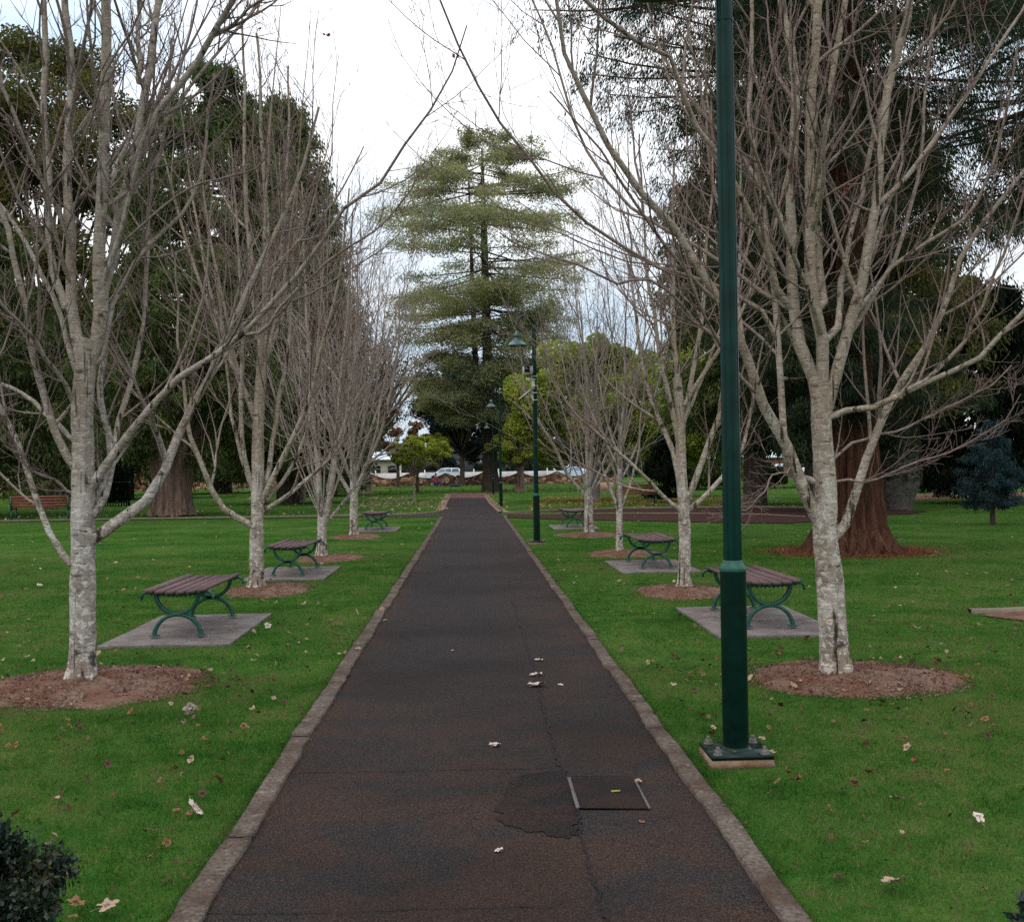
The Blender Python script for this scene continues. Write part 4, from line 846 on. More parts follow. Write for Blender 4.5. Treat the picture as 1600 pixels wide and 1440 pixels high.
# central cedar
CD = G(767, 768)
def ced_rad(t, a): return np.interp(t, [0, .12, .3, .5, .7, .84, .94, 1], [3.6, 4.8, 5.6, 8.0, 7.8, 6.0, 3.8, 1.6]) * (1 + .14 * math.sin(2.0 * a + t * 17))
conifer('cedar_tree', CD, 25.8, 5.0, ced_rad, 215, 50, 22, .20, .34, 'any', F_CED, CEDBARK, [(0, .70), (1.5, .55), (10, .36), (20, .22), (25.6, .04)],
        'tall spreading cedar with layered branches at the end of the path', 51, droop=.06, lat=.46, vth=.24, sprayhang=.25, tr_off=(-.3, 0), limb_r=.009, tiltv=.13)
mb = MB(); st = smooth_path([[-.3, .3, 4], [-.9, .4, 8], [-1.1, .5, 14], [-1.2, .5, 19], [-1.3, .5, 23.5]], 20); tube_batch(mb, st[None], np.linspace(.28, .05, 20)[None], 12, rough=.04, seed=3); mb.build('second_stem', CEDBARK, bpy.data.objects['cedar_tree'], smooth=True)
# dark shrubs and trees in the middle distance
broad('evergreen_tree', atY(722, 118), [((0, 0, 8.5), (4.8, 3, 5.0), 40), ((2.5, 0, 5), (3.5, 3, 3), 26)], 60000, .30, F_BLUE2, CEDBARK, (0, 0), 'dark blue green evergreen filling the gap behind the cedar trunk', 52, trunk_r=.3, fork=3, mode='flat', bs=.34)
broad('evergreen_tree', atY(688, 140), [((0, 0, 4.8), (2.6, 2, 3.2), 30)], 18000, .30, F_BLUE2, CEDBARK, (0, 0), 'small dark evergreen in front of the far grey roof', 53, trunk_r=.2, fork=1.6)
broad('sapling', G(647, 783), [((.2, 0, 2.6), (1.75, 1.4, .85), 110)], 16000, .10, F_YG2, BARK_FAR, (0, 0), 'young tree with a lime green crown left of the far path end', 54, trunk_r=.06, fork=1.3, bs=.14)
broad('young_tree', G(653, 770), [((.5, 0, 3.2), (2.0, 1.6, 1.3), 40)], 6000, .12, F_YG2, CEDBARK, (0, 0), 'small brown trunked tree just behind the lime green young tree', 55, trunk_r=.13, fork=1.5, bs=.26)
broad('small_tree', G(814, 768), [((-.3, 0, 3.4), (2.2, 1.8, 1.6), 60)], 20000, .11, F_YG2, PALEBARK, (0, 0), 'small yellow green tree with a pale flared trunk right of the far path end', 56, trunk_r=.32, fork=1.8, bs=.26)
broad('leafy_tree', atY(930, 54), [((0, 0, 4.5), (4.1, 3, 3.0), 70), ((.5, 0, 6.2), (2.6, 2, 2.0), 26)], 70000, .15, F_YEL, BARK_FAR, (0, 0), 'broad tree with yellow green autumn leaves behind the right hand bare trees', 57, trunk_r=.22, fork=1.6, bs=.24)
broad('leafy_tree', atY(1060, 60), [((0, 0, 4.6), (3.4, 3, 3.2), 50)], 34000, .16, F_YEL, BARK_FAR, (0, 0), 'second yellow green tree nearer the lamp post, partly bare', 58, trunk_r=.2, fork=1.6, bs=.24)
DK = mat_leaf('black_green_foliage', [(.004, .008, .005), (.010, .018, .010), (.022, .034, .014)], scale=.6)
broad('bare_tree', G(572, 770), [((-1, 0, 8), (4.4, 3.5, 4.5), 60), ((2.6, 0, 9.5), (2.4, 2.2, 3.2), 20)], 5000, .20, F_RUST, bark_simple('brown_twig_bark', (.12, .085, .07), (.27, .20, .175)), (0, 0), 'large nearly bare tree with a few rusty leaves behind the left row', 59, trunk_r=.42, fork=2.4, twigs=11, bs=.34)
broad('bare_tree', atY(470, 62), [((0, 0, 6.5), (4, 3.5, 4.0), 60)], 2500, .18, F_RUST, bpy.data.materials['brown_twig_bark'], (0, 0), 'nearly bare tree behind the twin stemmed maple', 60, trunk_r=.25, fork=2.2, twigs=10, bs=.34)
broad('rusty_tree', atY(622, 112), [((0, 0, 4.8), (2.6, 2, 2.2), 20)], 3200, .26, F_RUST, CEDBARK, (0, 0), 'rust coloured tree behind the lime green sapling', 61, trunk_r=.2, fork=2, bs=.24)
# right hand background
conifer('conifer_tree', atY(1180, 46), 17, 2.9, lambda t, a: np.interp(t, [0, .3, .7, 1], [3.6, 4.2, 3.6, .5]), 200, 20, 20, .24, .34, 'hang', F_DARK, CEDBARK, [(0, .5), (17, .05)], 'dark conifer directly behind the nearest lamp post', 62, vth=.25)
conifer('conifer_tree', atY(1275, 38), 21, 2.2, lambda t, a: np.interp(t, [0, .3, .7, 1], [2.9, 3.3, 3.4, .5]), 200, 24, 24, .19, .30, 'hang', F_RED, CEDBARK, [(0, .4), (21, .05)], 'tall blackish conifer standing between the nearest lamp post and the redwood', 77, vth=.2, sprayhang=.6)
conifer('conifer_tree', atY(1085, 78), 14, 1.2, lambda t, a: np.interp(t, [0, .4, 1], [3.6, 4, .5]), 150, 18, 18, .28, .34, 'hang', F_DARK, CEDBARK, [(0, .35), (14, .05)], 'distant dark conifer above the speckled bare maple', 63, vth=.3)
GT = G(1403, 796)
conifer('ivy_clad_tree', GT, 15, 3.6, lambda t, a: np.interp(t, [0, .3, 1], [2.6, 3.8, .6]), 130, 18, 20, .20, .34, 'hang', F_OLV, GREYBARK, [(0, .52), (.3, .56), (.9, .72), (2.0, .70), (3.2, .60), (6, .42), (15, .05)], 'grey swollen trunk with olive foliage right of the redwood', 64, vth=.25)
mb = MB(); r_ = np.random.default_rng(8); n = 5000; z = r_.uniform(1.0, 5.5, n); a = r_.uniform(0, 6.28, n); q = np.interp(z, [0, .9, 2, 3.2, 6], [.56, .72, .70, .60, .42]) + r_.uniform(0, .12, n)
leaves(mb, np.c_[np.cos(a) * q, np.sin(a) * q, z], .12, .45, 'hang', r_); o = mb.build('ivy', mat_leaf('grey_green_ivy', [(.03, .035, .02), (.07, .07, .045), (.12, .115, .08)]), bpy.data.objects['ivy_clad_tree']); o['kind'] = 'stuff'
broad('evergreen_tree', atY(1470, 52), [((0, 0, 7.5), (4.4, 3.5, 3.2), 56), ((-1.2, 0, 5), (3, 3, 2.4), 26)], 80000, .17, F_OLV, CEDBARK, (0, 0), 'rounded olive green tree above the small blue cedar', 65, trunk_r=.3, fork=2.5, bs=.26)
conifer('conifer_tree', atY(1560, 44), 8.5, 1.0, lambda t, a: np.interp(t, [0, .4, 1], [3.2, 3.4, .6]), 150, 20, 18, .22, .34, 'hang', DK, CEDBARK, [(0, .35), (14, .05)], 'very dark conifer just behind the small blue cedar', 66, vth=.25)
conifer('conifer_tree', atY(1680, 36), 22, 10.2, lambda t, a: np.interp(t, [0, .3, .6, 1], [3.0, 4.6, 5.6, .6]) * (1 + .3 * math.sin(5 * t * 6)), 150, 24, 24, .16, .28, 'hang', F_RED, CEDBARK, [(0, .5), (22, .05)], 'tall dark conifer leaning in from the right edge', 67, vth=.2, droop=.12, sprayhang=.8)
conifer('conifer_tree', atY(1300, 80), 13, 3.0, lambda t, a: np.interp(t, [0, .4, 1], [5, 5, .5]), 130, 18, 16, .36, .34, 'hang', DK, CEDBARK, [(0, .35), (14, .05)], 'black green conifer in the distance behind the redwood', 68, vth=.35)
conifer('conifer_tree', atY(1400, 100), 12, 1.0, lambda t, a: np.interp(t, [0, .4, 1], [7, 6, .5]), 130, 18, 16, .42, .34, 'hang', DK, CEDBARK, [(0, .35), (14, .05)], 'black green conifer far behind the grey swollen trunk', 69, vth=.4)
conifer('blue_cedar', G(1551, 819), 2.6, .42, lambda t, a: np.interp(t, [0, .3, .6, 1], [.65, .82, .68, .15]) * (1 + .15 * math.sin(3 * a)), 110, 14, 20, .060, .35, 'hang', F_BLUE, CEDBARK, [(0, .07), (2.5, .015)], 'small blue green cedar on a thin trunk at the right edge', 70, vth=.05, droop=.1, sprayhang=.5)
conifer('shrub', atY(1452, 62), 2.4, .2, lambda t, a: np.interp(t, [0, .5, 1], [2.4, 1.9, .5]), 70, 12, 14, .22, .4, 'hang', DK, CEDBARK, [(0, .1), (2.4, .02)], 'low dark bush beside the grey swollen trunk', 71, vth=.12, cat='shrub')
conifer('shrub', G(1041, 785), 3.0, .15, lambda t, a: np.interp(t, [0, .5, 1], [.95, 1.0, .4]), 80, 12, 12, .15, .4, 'hang', DK, CEDBARK, [(0, .08), (3, .02)], 'dark upright clipped shrub right of the far slatted bench', 72, vth=.08, cat='shrub')
def ball_shrub(px, Y, rx, rz, label, seed, mat=DK):
    broad('shrub', atY(px, Y), [((0, 0, rz * .8), (rx, rx * .8, rz), 26)], 5000, .16, mat, CEDBARK, (0, 0), label, seed, trunk_r=.05, fork=.3, bs=.4, cat='shrub')
G_SH = mat_leaf('mid_green_shrub', [(.012, .022, .008), (.03, .045, .014), (.05, .065, .02)])
ball_shrub(1210, 78, 1.5, .95, 'round green bush on the far lawn right of the nearest lamp post', 73, G_SH)
ball_shrub(1110, 84, 2.4, 1.2, 'wide green bush below the brick pillar in the distance', 74, G_SH)
ball_shrub(1380, 90, 3.0, 1.6, 'broad dark bush far behind the redwood trunk', 76)

# far wood closing the view
r_ = np.random.default_rng(99); mb = MB(); n = 42000
th = r_.uniform(-.75, .75, n); rr_ = r_.uniform(185, 230, n); hh = 7.5 + 3.2 * np.sin(th * 31) + 2 * np.sin(th * 83 + 1) + 1.5 * np.sin(th * 190)
hh = np.where(np.abs(th - .0) < .07, hh * .62, hh); c = np.c_[np.sin(th) * rr_, np.cos(th) * rr_, np.maximum(hh, 2) * r_.uniform(0, 1, n) ** .7]
leaves(mb, c, r_.uniform(.8, 1.7, n), .8, 'any', r_); tag(mb.build('distant_woods', mat_leaf('far_foliage', [(.012, .02, .014), (.03, .045, .025), (.06, .07, .035)], scale=.05)), 'dark line of distant trees beyond the street', None, None, 'stuff')

# ------------------------------------------------------------------ stone wall, fence, houses, cars, pillar
def wall_seg(x0, x1, y, name, label, hpk, hval, period, phase):
    xs = np.arange(x0, x1, .25); u = ((xs - phase) / period) % 1.0
    h = hval + (hpk - hval) * (np.abs(u - .5) * 2) ** 1.9
    mb = MB(); k = len(xs); V = np.vstack([np.c_[xs, np.full(k, y), np.zeros(k)], np.c_[xs, np.full(k, y), h], np.c_[xs, np.full(k, y + .4), h], np.c_[xs, np.full(k, y + .4), np.zeros(k)]])
    mb.quads(V, [[j * k + i, j * k + i + 1, (j + 1) * k + i + 1, (j + 1) * k + i] for i in range(k - 1) for j in range(3)] + [[0, k, 2 * k, 3 * k], [k - 1, 2 * k - 1, 3 * k - 1, 4 * k - 1]])
    o = mb.build('rubble', WALLSTONE); root = empty(name, (0, 0, 0), label, 'wall'); o.parent = root
    cp = MB()
    V = np.vstack([np.c_[xs, np.full(k, y - .04), h + .003], np.c_[xs, np.full(k, y - .04), h + .07], np.c_[xs, np.full(k, y + .44), h + .07], np.c_[xs, np.full(k, y + .44), h + .003]])
    cp.quads(V, [[j * k + i, j * k + i + 1, ((j + 1) % 4) * k + i + 1, ((j + 1) % 4) * k + i] for i in range(k - 1) for j in range(4)]); cp.build('coping', mat_plain('pale_coping', (.10, .07, .055), .9, .2, .4, 2), root)
    return root
WY = 120.0; ph = Q(580, 740, WY)[0]
wall_seg(Q(-200, 740, WY)[0], Q(965, 740, WY)[0], WY, 'stone_wall', 'rust coloured rubble stone wall with a scalloped top along the street', 1.30, .72, 3.95, ph)
PG = NB('street_fence', .7, .3); w_ = PG.noise(.9, 3); PG.color(PG.ramp(w_, [(.3, (.42, .39, .36)), (.7, (.58, .55, .52))])); PG = PG.m
froot = empty('street_fence', (0, 133.5, 0), 'pale grey panelled fence with posts across the street', 'fence')
mb = MB(); x0, x1 = Q(470, 740, 133)[0], Q(885, 740, 133)[0]; mb.box(((x0 + x1) / 2, 0, .72), (x1 - x0, .08, 1.3)); mb.build('panel', PG, froot)
x = x0
while x < x1: mb = MB(); mb.box((x, -.06, .85), (.14, .14, 1.7)); mb.build('post', WHITE, froot); x += 2.9
def house(px0, px1, Y, eave_py, ridge_py, wallm, roofm, label, gable=False):
    a, b = Q(px0, eave_py, Y), Q(px1, eave_py, Y); r0 = Q(px0, ridge_py, Y)[2]; root = empty('house', ((a[0] + b[0]) / 2, Y, 0), label, 'house')
    w = b[0] - a[0]; e = a[2]; rg = r0; d = 7
    mb = MB(); mb.box((0, d / 2, e / 2), (w - .6, d - .6, e)); mb.build('wall', wallm, root)
    mb = MB()
    if gable: mb.quads([[-w / 2, -.2, e], [0, -.2, rg], [w / 2, -.2, e], [-w / 2, d, e], [0, d, rg], [w / 2, d, e]], [[0, 1, 4, 3], [1, 2, 5, 4]]); mb.ngon([[-w / 2 + .3, .1, e], [w / 2 - .3, .1, e], [0, .1, rg - .15]])
    else: mb.quads([[-w / 2, -.4, e], [w / 2, -.4, e], [w / 2 - 1, d / 2, rg], [-w / 2 + 1, d / 2, rg], [-w / 2, d, e], [w / 2, d, e]], [[0, 1, 2, 3], [3, 2, 5, 4]])
    mb.build('roof', roofm, root)
    for k in range(3):
        mb = MB(); mb.box((-w / 2 + w * (k + .5) / 3, .28, e * .55), (w * .18, .06, e * .35)); mb.build('window', BLACKG, root)
    mb = MB(); mb.box((0, -.38, e - .06), (w, .08, .14)); mb.build('gutter', WHITE, root)
CREAM = mat_plain('cream_wall', (.42, .38, .28), .8, .2, .1); TIN = mat_plain('grey_tin_roof', (.42, .47, .55), .45, .5, .25, 1.5)
house(548, 626, 150, 718, 706, CREAM, TIN, 'cream house with a pale grey roof behind the lime green tree')
house(650, 772, 160, 705, 682, mat_plain('dark_wall', (.05, .05, .05), .8), TIN, 'darker house with a gabled tin roof behind the central cedar', True)
house(1040, 1320, 165, 716, 698, mat_plain('brick_wall', (.20, .11, .07), .8, .2, .3, 1), TIN, 'brick house glimpsed behind the right hand trees')
bp = empty('brick_pillar', tuple(atY(1121, 104)), 'orange brick pillar with a white cap in the distance beside the lamp post', 'pillar')
mb = MB(); mb.box((0, 0, .78), (.95, .95, 1.56)); mb.build('shaft', mat_plain('orange_brick', (.36, .15, .08), .85, .2, .3, 4), bp)
mb = MB(); mb.box((0, 0, 1.62), (1.2, 1.2, .14)); mb.box((0, 0, 1.78), (1.0, 1.0, .2), 0, 0, .35); mb.build('cap', WHITE, bp)
sb = empty('sandstone_plinth', tuple(G(947, 768)), 'small beige stone plinth left of the far slatted bench', 'plinth')
mb = MB(); mb.box((0, 0, .32), (.95, .8, .64), 0, 0, .96); mb.build('block', mat_plain('sandstone', (.30, .21, .14), .85), sb); mb = MB(); mb.box((-.3, 0, .03), (2.2, 1.4, .06)); mb.build('slab', LIGHTK, sb)

def car(px, Y, length, label, paint, wagon=True, z=.2, rz=0.0, flip=1):
    root = empty('parked_car', (Q(px, 740, Y)[0], Y, z), label, 'car', 'cars parked in the street', rz)
    Lh = length / 2; W = .86
    body = [(-Lh, .35), (-Lh, .75), (-Lh * .95, .86), (-Lh * .52, .95), (Lh * .9, .96), (Lh, .86), (Lh, .35)] 
    roof = [(-Lh * .52, .95), (-Lh * .22, 1.42), (0, 1.47), (Lh * .62, 1.44), (Lh * .9, .98)] if wagon else [(-Lh * .48, .95), (-Lh * .16, 1.38), (Lh * .1, 1.42), (Lh * .42, 1.36), (Lh * .78, .97)]
    def extr(pts, w0, w1, m=0, mb=None):
        n = len(pts); V = []
        for s, in ((-1,), (1,)):
            for (x_, z_) in pts:
                w = w0 if z_ < 1.0 else w1
                V.append([x_ * flip, s * w, z_])
        mb.quads(V, [[i, (i + 1) % n, n + (i + 1) % n, n + i] for i in range(n)], m=m); mb.ngon(V[:n], m); mb.ngon(V[n:], m)
    mb = MB(); extr(body, W, W, 0, mb); extr(roof, W, .66, 0, mb); mb.build('body', paint, root, smooth=False)
    gl_ = MB(); c = np.mean(roof, 0)
    for (x0_, x1_) in ((-.40, -.02), (.02, .38)) if not wagon else ((-.42, -.06), (-.03, .28), (.31, .68)):
        for s in (-1, 1):
            zt = 1.36; ya = W * 1.0 + .004; yb = .70
            gl_ = MB(); gl_.quads([[x0_ * Lh * flip, s * ya, 1.0], [x1_ * Lh * flip, s * ya, 1.0], [(x1_ * .93) * Lh * flip, s * yb, zt], [(x0_ * .55 if x0_ < -.3 else x0_) * Lh * flip, s * yb, zt]], [[0, 1, 2, 3]])
            gl_.build('window', CARGLASS, root)
    for sx in (-.62, .62):
        for s in (-1, 1):
            mb = MB(); n = 16; th_ = np.linspace(0, 2 * math.pi, n, endpoint=False)
            for yy0, yy1, rr in ((s * .70, s * .875, .31),):
                V = np.vstack([np.c_[sx * Lh + rr * np.cos(th_), np.full(n, yy0), .31 - .0 + rr * np.sin(th_)], np.c_[sx * Lh + rr * np.cos(th_), np.full(n, yy1), .31 + rr * np.sin(th_)]]); mb.quads(V, [[i, (i + 1) % n, n + (i + 1) % n, n + i] for i in range(n)]); mb.ngon(V[n:]); mb.ngon(V[:n])
            mb.build('wheel', TYRE, root)
    for s in (-1, 1):
        mb = MB(); mb.box((-Lh * .985 * flip, s * .6, .68), (.08, .32, .13)); mb.build('headlight', WHITE, root)
        mb = MB(); mb.box((Lh * .99 * flip, s * .7, .75), (.06, .16, .18)); mb.build('tail_light', mat_plain('red_lens', (.3, .02, .02), .3), root)
TYRE = mat_plain('tyre', (.02, .02, .02), .8); CARGLASS = mat_plain('car_glass', (.10, .14, .18), .1, .8, .3, .8)
SILV = mat_plain('silver_paint', (.72, .76, .82), .3, .6, .05); WHT = mat_plain('white_paint', (.70, .72, .75), .3, .6, .05); LBL = mat_plain('pale_blue_paint', (.52, .66, .80), .3, .6, .05)
car(697, 130, 4.5, 'silver estate car parked behind the stone wall left of the path end', SILV, True, .42)
car(896, 129.5, 4.1, 'pale blue car parked behind the wall seen left of the low forked bare tree', LBL, False, .38)
car(1219, 128, 4.0, 'white car seen in the distance left of the leaning bare trunk', WHT, False, .35)
car(1273, 131, 4.2, 'grey car half hidden behind the leaning bare trunk', SILV, True, .35)
car(1500, 132, 4.4, 'white car glimpsed behind the small blue cedar', WHT, True, .35)
car(480, 131, 4.4, 'pale car hidden behind the twin stemmed bare tree', LBL, True, .3)

# dark green cage round a plant on the left lawn
cg = empty('green_cage', tuple(G(181, 790)), 'tall dark green barred cage on the far left lawn', 'cage')
mb = MB(); Hc, Rc = 3.6, .70; n = 30
for i in range(n):
    a = 2 * math.pi * i / n; mb.box((Rc * math.cos(a), Rc * math.sin(a), Hc / 2), (.035, .035, Hc), a)
mb.build('bar', GREEN, cg)
mb = MB()
for z_ in (.15, 1.2, 2.4, 3.5): mb.lathe([(Rc - .02, z_), (Rc + .03, z_), (Rc + .03, z_ + .06), (Rc - .02, z_ + .06)], n=32)
mb.build('hoop', GREEN, cg)
mb = MB(); r_ = np.random.default_rng(4); n = 6000; a = r_.uniform(0, 6.28, n); q = np.sqrt(r_.uniform(0, 1, n)) * .6; leaves(mb, np.c_[np.cos(a) * q, np.sin(a) * q, r_.uniform(.2, 3.5, n)], .14, .4, 'any', r_); o = mb.build('foliage', DK, cg); o['kind'] = 'stuff'

# tall part of the rubble wall behind the left conifer
mb = MB(); a_, b_ = Q(200, 740, 110)[0], Q(258, 740, 110)[0]
pts = [(a_, 0), (b_, 0), (b_, 1.3), (b_ - .7, 2.0), (b_ - 1.2, 3.6), (b_ - 1.7, 4.6), (a_, 4.6)]
n = len(pts); V = [[x, 0, z] for x, z in pts] + [[x, .5, z] for x, z in pts]; mb.quads(V, [[i, (i + 1) % n, n + (i + 1) % n, n + i] for i in range(n)]); mb.ngon(V[:n]); mb.ngon(V[n:])
o = mb.build('stone_wall', WALLSTONE); o.location = (0, 110, 0); tag(o, 'tall rust coloured stone wall end behind the dark green cage', 'wall')

# ------------------------------------------------------------------ people resting on the far lawn
def person(loc, joints, edges, cloth, label, hair, rz=0.0, trousers=None):
    me = bpy.data.meshes.new('person'); me.from_pydata([j[0] for j in joints], edges, []); me.update()
    o = bpy.data.objects.new('person', me); col.objects.link(o); o.location = loc; o.rotation_euler = (0, 0, rz)
    md = o.modifiers.new('skin', 'SKIN'); sv = me.skin_vertices[0].data
    for i, j in enumerate(joints): sv[i].radius = (j[1], j[1])
    sv[0].use_root = True; ss = o.modifiers.new('sub', 'SUBSURF'); ss.levels = 1; ss.render_levels = 1
    me.materials.append(cloth); tag(o, label, 'person')
    h = joints[4][0]; mb = MB(); mb.lathe([(0, .13), (.07, .11), (.11, .05), (.115, -.02), (.09, -.06)], (h[0], h[1] + .02, h[2]), 12); mb.build('hair', hair, o, smooth=True)
    return o
HAIR = mat_plain('dark_hair', (.02, .015, .01), .7)
def body_mat(name, top, leg, zsplit, zhead):
    b = NB(name, .8, .2); s = b.n('ShaderNodeSeparateXYZ'); b.l(b.coord(), s.inputs[0])
    f = b.math('MULTIPLY', s.outputs[2], 1.0); b.color(b.ramp(f, [(0, leg), (zsplit - .01, leg), (zsplit, top), (zhead - .01, top), (zhead, (.35, .2, .14))])); return b.m
seat = [((0, 0, .18), .15), ((0, .02, .38), .13), ((0, .0, .60), .15), ((0, -.02, .74), .055), ((0, -.03, .88), .10),
        ((-.17, 0, .64), .06), ((-.26, -.12, .45), .045), ((-.16, -.32, .34), .035), ((.17, 0, .64), .06), ((.26, -.14, .45), .045), ((.14, -.34, .36), .035),
        ((-.14, -.10, .16), .09), ((-.22, -.42, .42), .065), ((-.20, -.58, .06), .045), ((-.20, -.72, .04), .035), ((.14, -.10, .16), .09), ((.24, -.42, .40), .065), ((.22, -.60, .06), .045), ((.22, -.74, .04), .035)]
sed = [(0, 1), (1, 2), (2, 3), (3, 4), (2, 5), (5, 6), (6, 7), (2, 8), (8, 9), (9, 10), (0, 11), (11, 12), (12, 13), (13, 14), (0, 15), (15, 16), (16, 17), (17, 18)]
person(G(681, 760), [((j[0][0] * 1.1, j[0][1] * 1.1, j[0][2] * 1.35), j[1] * 1.25) for j in seat], sed, body_mat('blue_red_clothes', (.16, .03, .05), (.02, .03, .08), .42, .98), 'person in a dark red top and dark trousers resting by the wall', HAIR, .5)
person(G(698, 760), [((j[0][0] * 1.1, j[0][1] * 1.1, j[0][2] * 1.15), j[1] * 1.25) for j in seat], sed, body_mat('khaki_clothes', (.16, .13, .08), (.06, .025, .02), .38, .86), 'person in a khaki top sitting on the grass by the wall', HAIR, -.4)
mb = MB(); mb.lathe([(0, 0), (.5, 0), (.56, .12), (.42, .26), (.2, .32), (0, .33)], n=14); o = mb.build('bag', mat_plain('navy_cloth', (.015, .02, .045), .8), None, True); o.location = tuple(G(711, 760)); o.scale = (1, .6, .9); tag(o, 'dark blue bag on the grass beside the seated people', 'bag')

# ------------------------------------------------------------------ near shrubs
def near_shrub(c, rad, n, label, seed, ls=.022):
    r = np.random.default_rng(seed); root = empty('box_shrub', (c[0], c[1], 0), label, 'shrub'); tm = MB()
    k = 70; u = norm(r.normal(size=(k, 3))) * r.uniform(.6, .98, k)[:, None]; e = u * rad + [0, 0, c[2]]; e[:, 2] = np.maximum(e[:, 2], .05); q = np.linspace(0, 1, 6)[None, :, None]
    P_ = np.array([0, 0, .0]) * (1 - q) + e[:, None] * q + r.normal(0, .008, (k, 6, 3)); tube_batch(tm, P_, np.linspace(.006, .0018, 6)[None] * np.ones((k, 1)), 5); tm.build('stems', CEDBARK, root, smooth=True)
    nb = 60; B = norm(r.normal(size=(nb, 3))) * r.uniform(.55, .9, nb)[:, None] * rad; i = r.integers(0, nb, n); p = B[i] + norm(r.normal(size=(n, 3))) * (r.uniform(.2, 1, n) * .26)[:, None] * np.mean(rad); p[:, 2] += c[2]; p[:, 2] = np.maximum(p[:, 2], .02)
    cm = MB(); nn = len(p); a = norm(r.normal(size=(nn, 3)) + [0, 0, .2]); b = norm(np.cross(a, r.normal(size=(nn, 3)))); t = np.cross(a, b); Ln = (ls * r.uniform(.6, 1.4, nn))[:, None]
    V = np.stack([p, p + a * Ln * .5 + b * Ln * .30 + t * Ln * .10, p + a * Ln, p + a * Ln * .5 - b * Ln * .30 + t * Ln * .10, p + a * Ln * .5], 1)
    k5 = np.arange(nn)[:, None] * 5; F = np.concatenate([k5 + [0, 1, 2], k5 + [0, 2, 3]], 0) if False else np.concatenate([k5 + [0, 1, 4], k5 + [1, 2, 4], k5 + [2, 3, 4], k5 + [3, 0, 4]], 0)
    cm.tris(V.reshape(-1, 3), F); cm.build('foliage', F_BOX, root)
sx_ = Q(-30, 1400, 3.45); near_shrub((sx_[0], 3.45, .29), np.array([.26, .30, .27]), 20000, 'dark glossy clipped shrub in the bottom left corner', 81)
sx_ = Q(1625, 1420, 3.4); near_shrub((sx_[0], 3.4, .15), np.array([.09, .10, .12]), 700, 'small dark red leaved plant in the bottom right corner', 82, .05)

# ------------------------------------------------------------------ fallen leaves
def leaf_mesh(seed, mat, name='fallen_leaf'):
    r = np.random.default_rng(seed); n = 40; a = np.linspace(0, 2 * math.pi, n, endpoint=False); tri = np.abs(((a - math.pi / 2) / (2 * math.pi / 5)) % 1 - .5) * 2; lob = .68 + .27 * tri ** 1.2 + .05 * np.sin(a * 20 + seed) + r.normal(0, .045, n) + .08 * np.sin(a * 2 + seed); lob[np.abs(a - 1.5 * math.pi) < .3] *= .6; fold = r.uniform(-.1, .5); crm = r.uniform(.02, .09); p1, p2 = r.uniform(0, 6, 2)
    rings = [0, .35, .7, 1.0]; V = [[0, 0, 0]]; cu, cv = r.uniform(.1, .55), r.uniform(-.3, .4)
    for q in rings[1:]:
        for i in range(n):
            x = .5 * q * lob[i] * math.cos(a[i]); y = .5 * q * lob[i] * math.sin(a[i]); z = fold * abs(x) * .8 + cv * y * y + crm * math.sin(9 * x + p1) * math.cos(7 * y + p2) + r.normal(0, .012) * q + (cu * .5 * max(0, x) ** 2)
            V.append([x, y, z + .06])
    mb = MB(); mb.tris(V, [[0, 1 + i, 1 + (i + 1) % n] for i in range(n)]); m2 = []
    for k in range(2):
        for i in range(n): m2.append([1 + k * n + i, 1 + k * n + (i + 1) % n, 1 + (k + 1) * n + (i + 1) % n, 1 + (k + 1) * n + i])
    # reuse the same vertices for the outer rings
    mb.q.append(np.hstack([np.array(m2), np.zeros((len(m2), 1), int)])); 
    st_ = np.array([[0, -.2, .06], [.01, -.75, .05], [-.01, -.75, .05], [-.012, -.2, .06]]); mb.quads(st_, [[0, 1, 2, 3]])
    return mb.build(name, mat, None, smooth=True)
def leaf_mat(name, c1, c2):
    b = NB(name, .8, .2); f = b.noise(5, 5, .7); w = b.n('ShaderNodeTexWave'); w.wave_type = 'BANDS'; w.inputs['Scale'].default_value = 3; w.inputs['Distortion'].default_value = 2; b.l(b.coord(), w.inputs['Vector'])
    b.color(b.mix(b.ramp(w.outputs[0], [(0, .35), (.2, 0.0)]), b.ramp(f, [(.3, c1), (.7, c2)]), tuple(x * .6 for x in c1))); return b.m
LM = [leaf_mat('pale_tan_leaf', (.40, .30, .25), (.58, .46, .39)), leaf_mat('brown_leaf', (.11, .05, .022), (.24, .125, .065)), leaf_mat('dark_leaf', (.035, .018, .010), (.095, .050, .030)), leaf_mat('orange_leaf', (.16, .055, .025), (.28, .12, .055)), leaf_mat('pinkish_leaf', (.26, .16, .11), (.40, .27, .20))]
LEAF = [[leaf_mesh(200 + 7 * i + k, LM[i]) for k in range(4)] for i in range(len(LM))]
used_leaf = set(); lr = random.Random(3)
def put_leaf(x, y, s, ci, label, group=None, tilt=.35, z=0.03, flat=False):
    src = LEAF[ci][lr.randrange(4)]
    if src.name not in used_leaf: used_leaf.add(src.name); o = src
    else: o = src.copy(); col.objects.link(o)
    s *= .88; o.location = (x, y, z); o.scale = (s, s, s); tt = .12 if flat else tilt
    o.rotation_euler = (lr.gauss(0, tt), lr.gauss(0, tt), lr.uniform(0, 6.28)); tag(o, label, 'leaf', group)
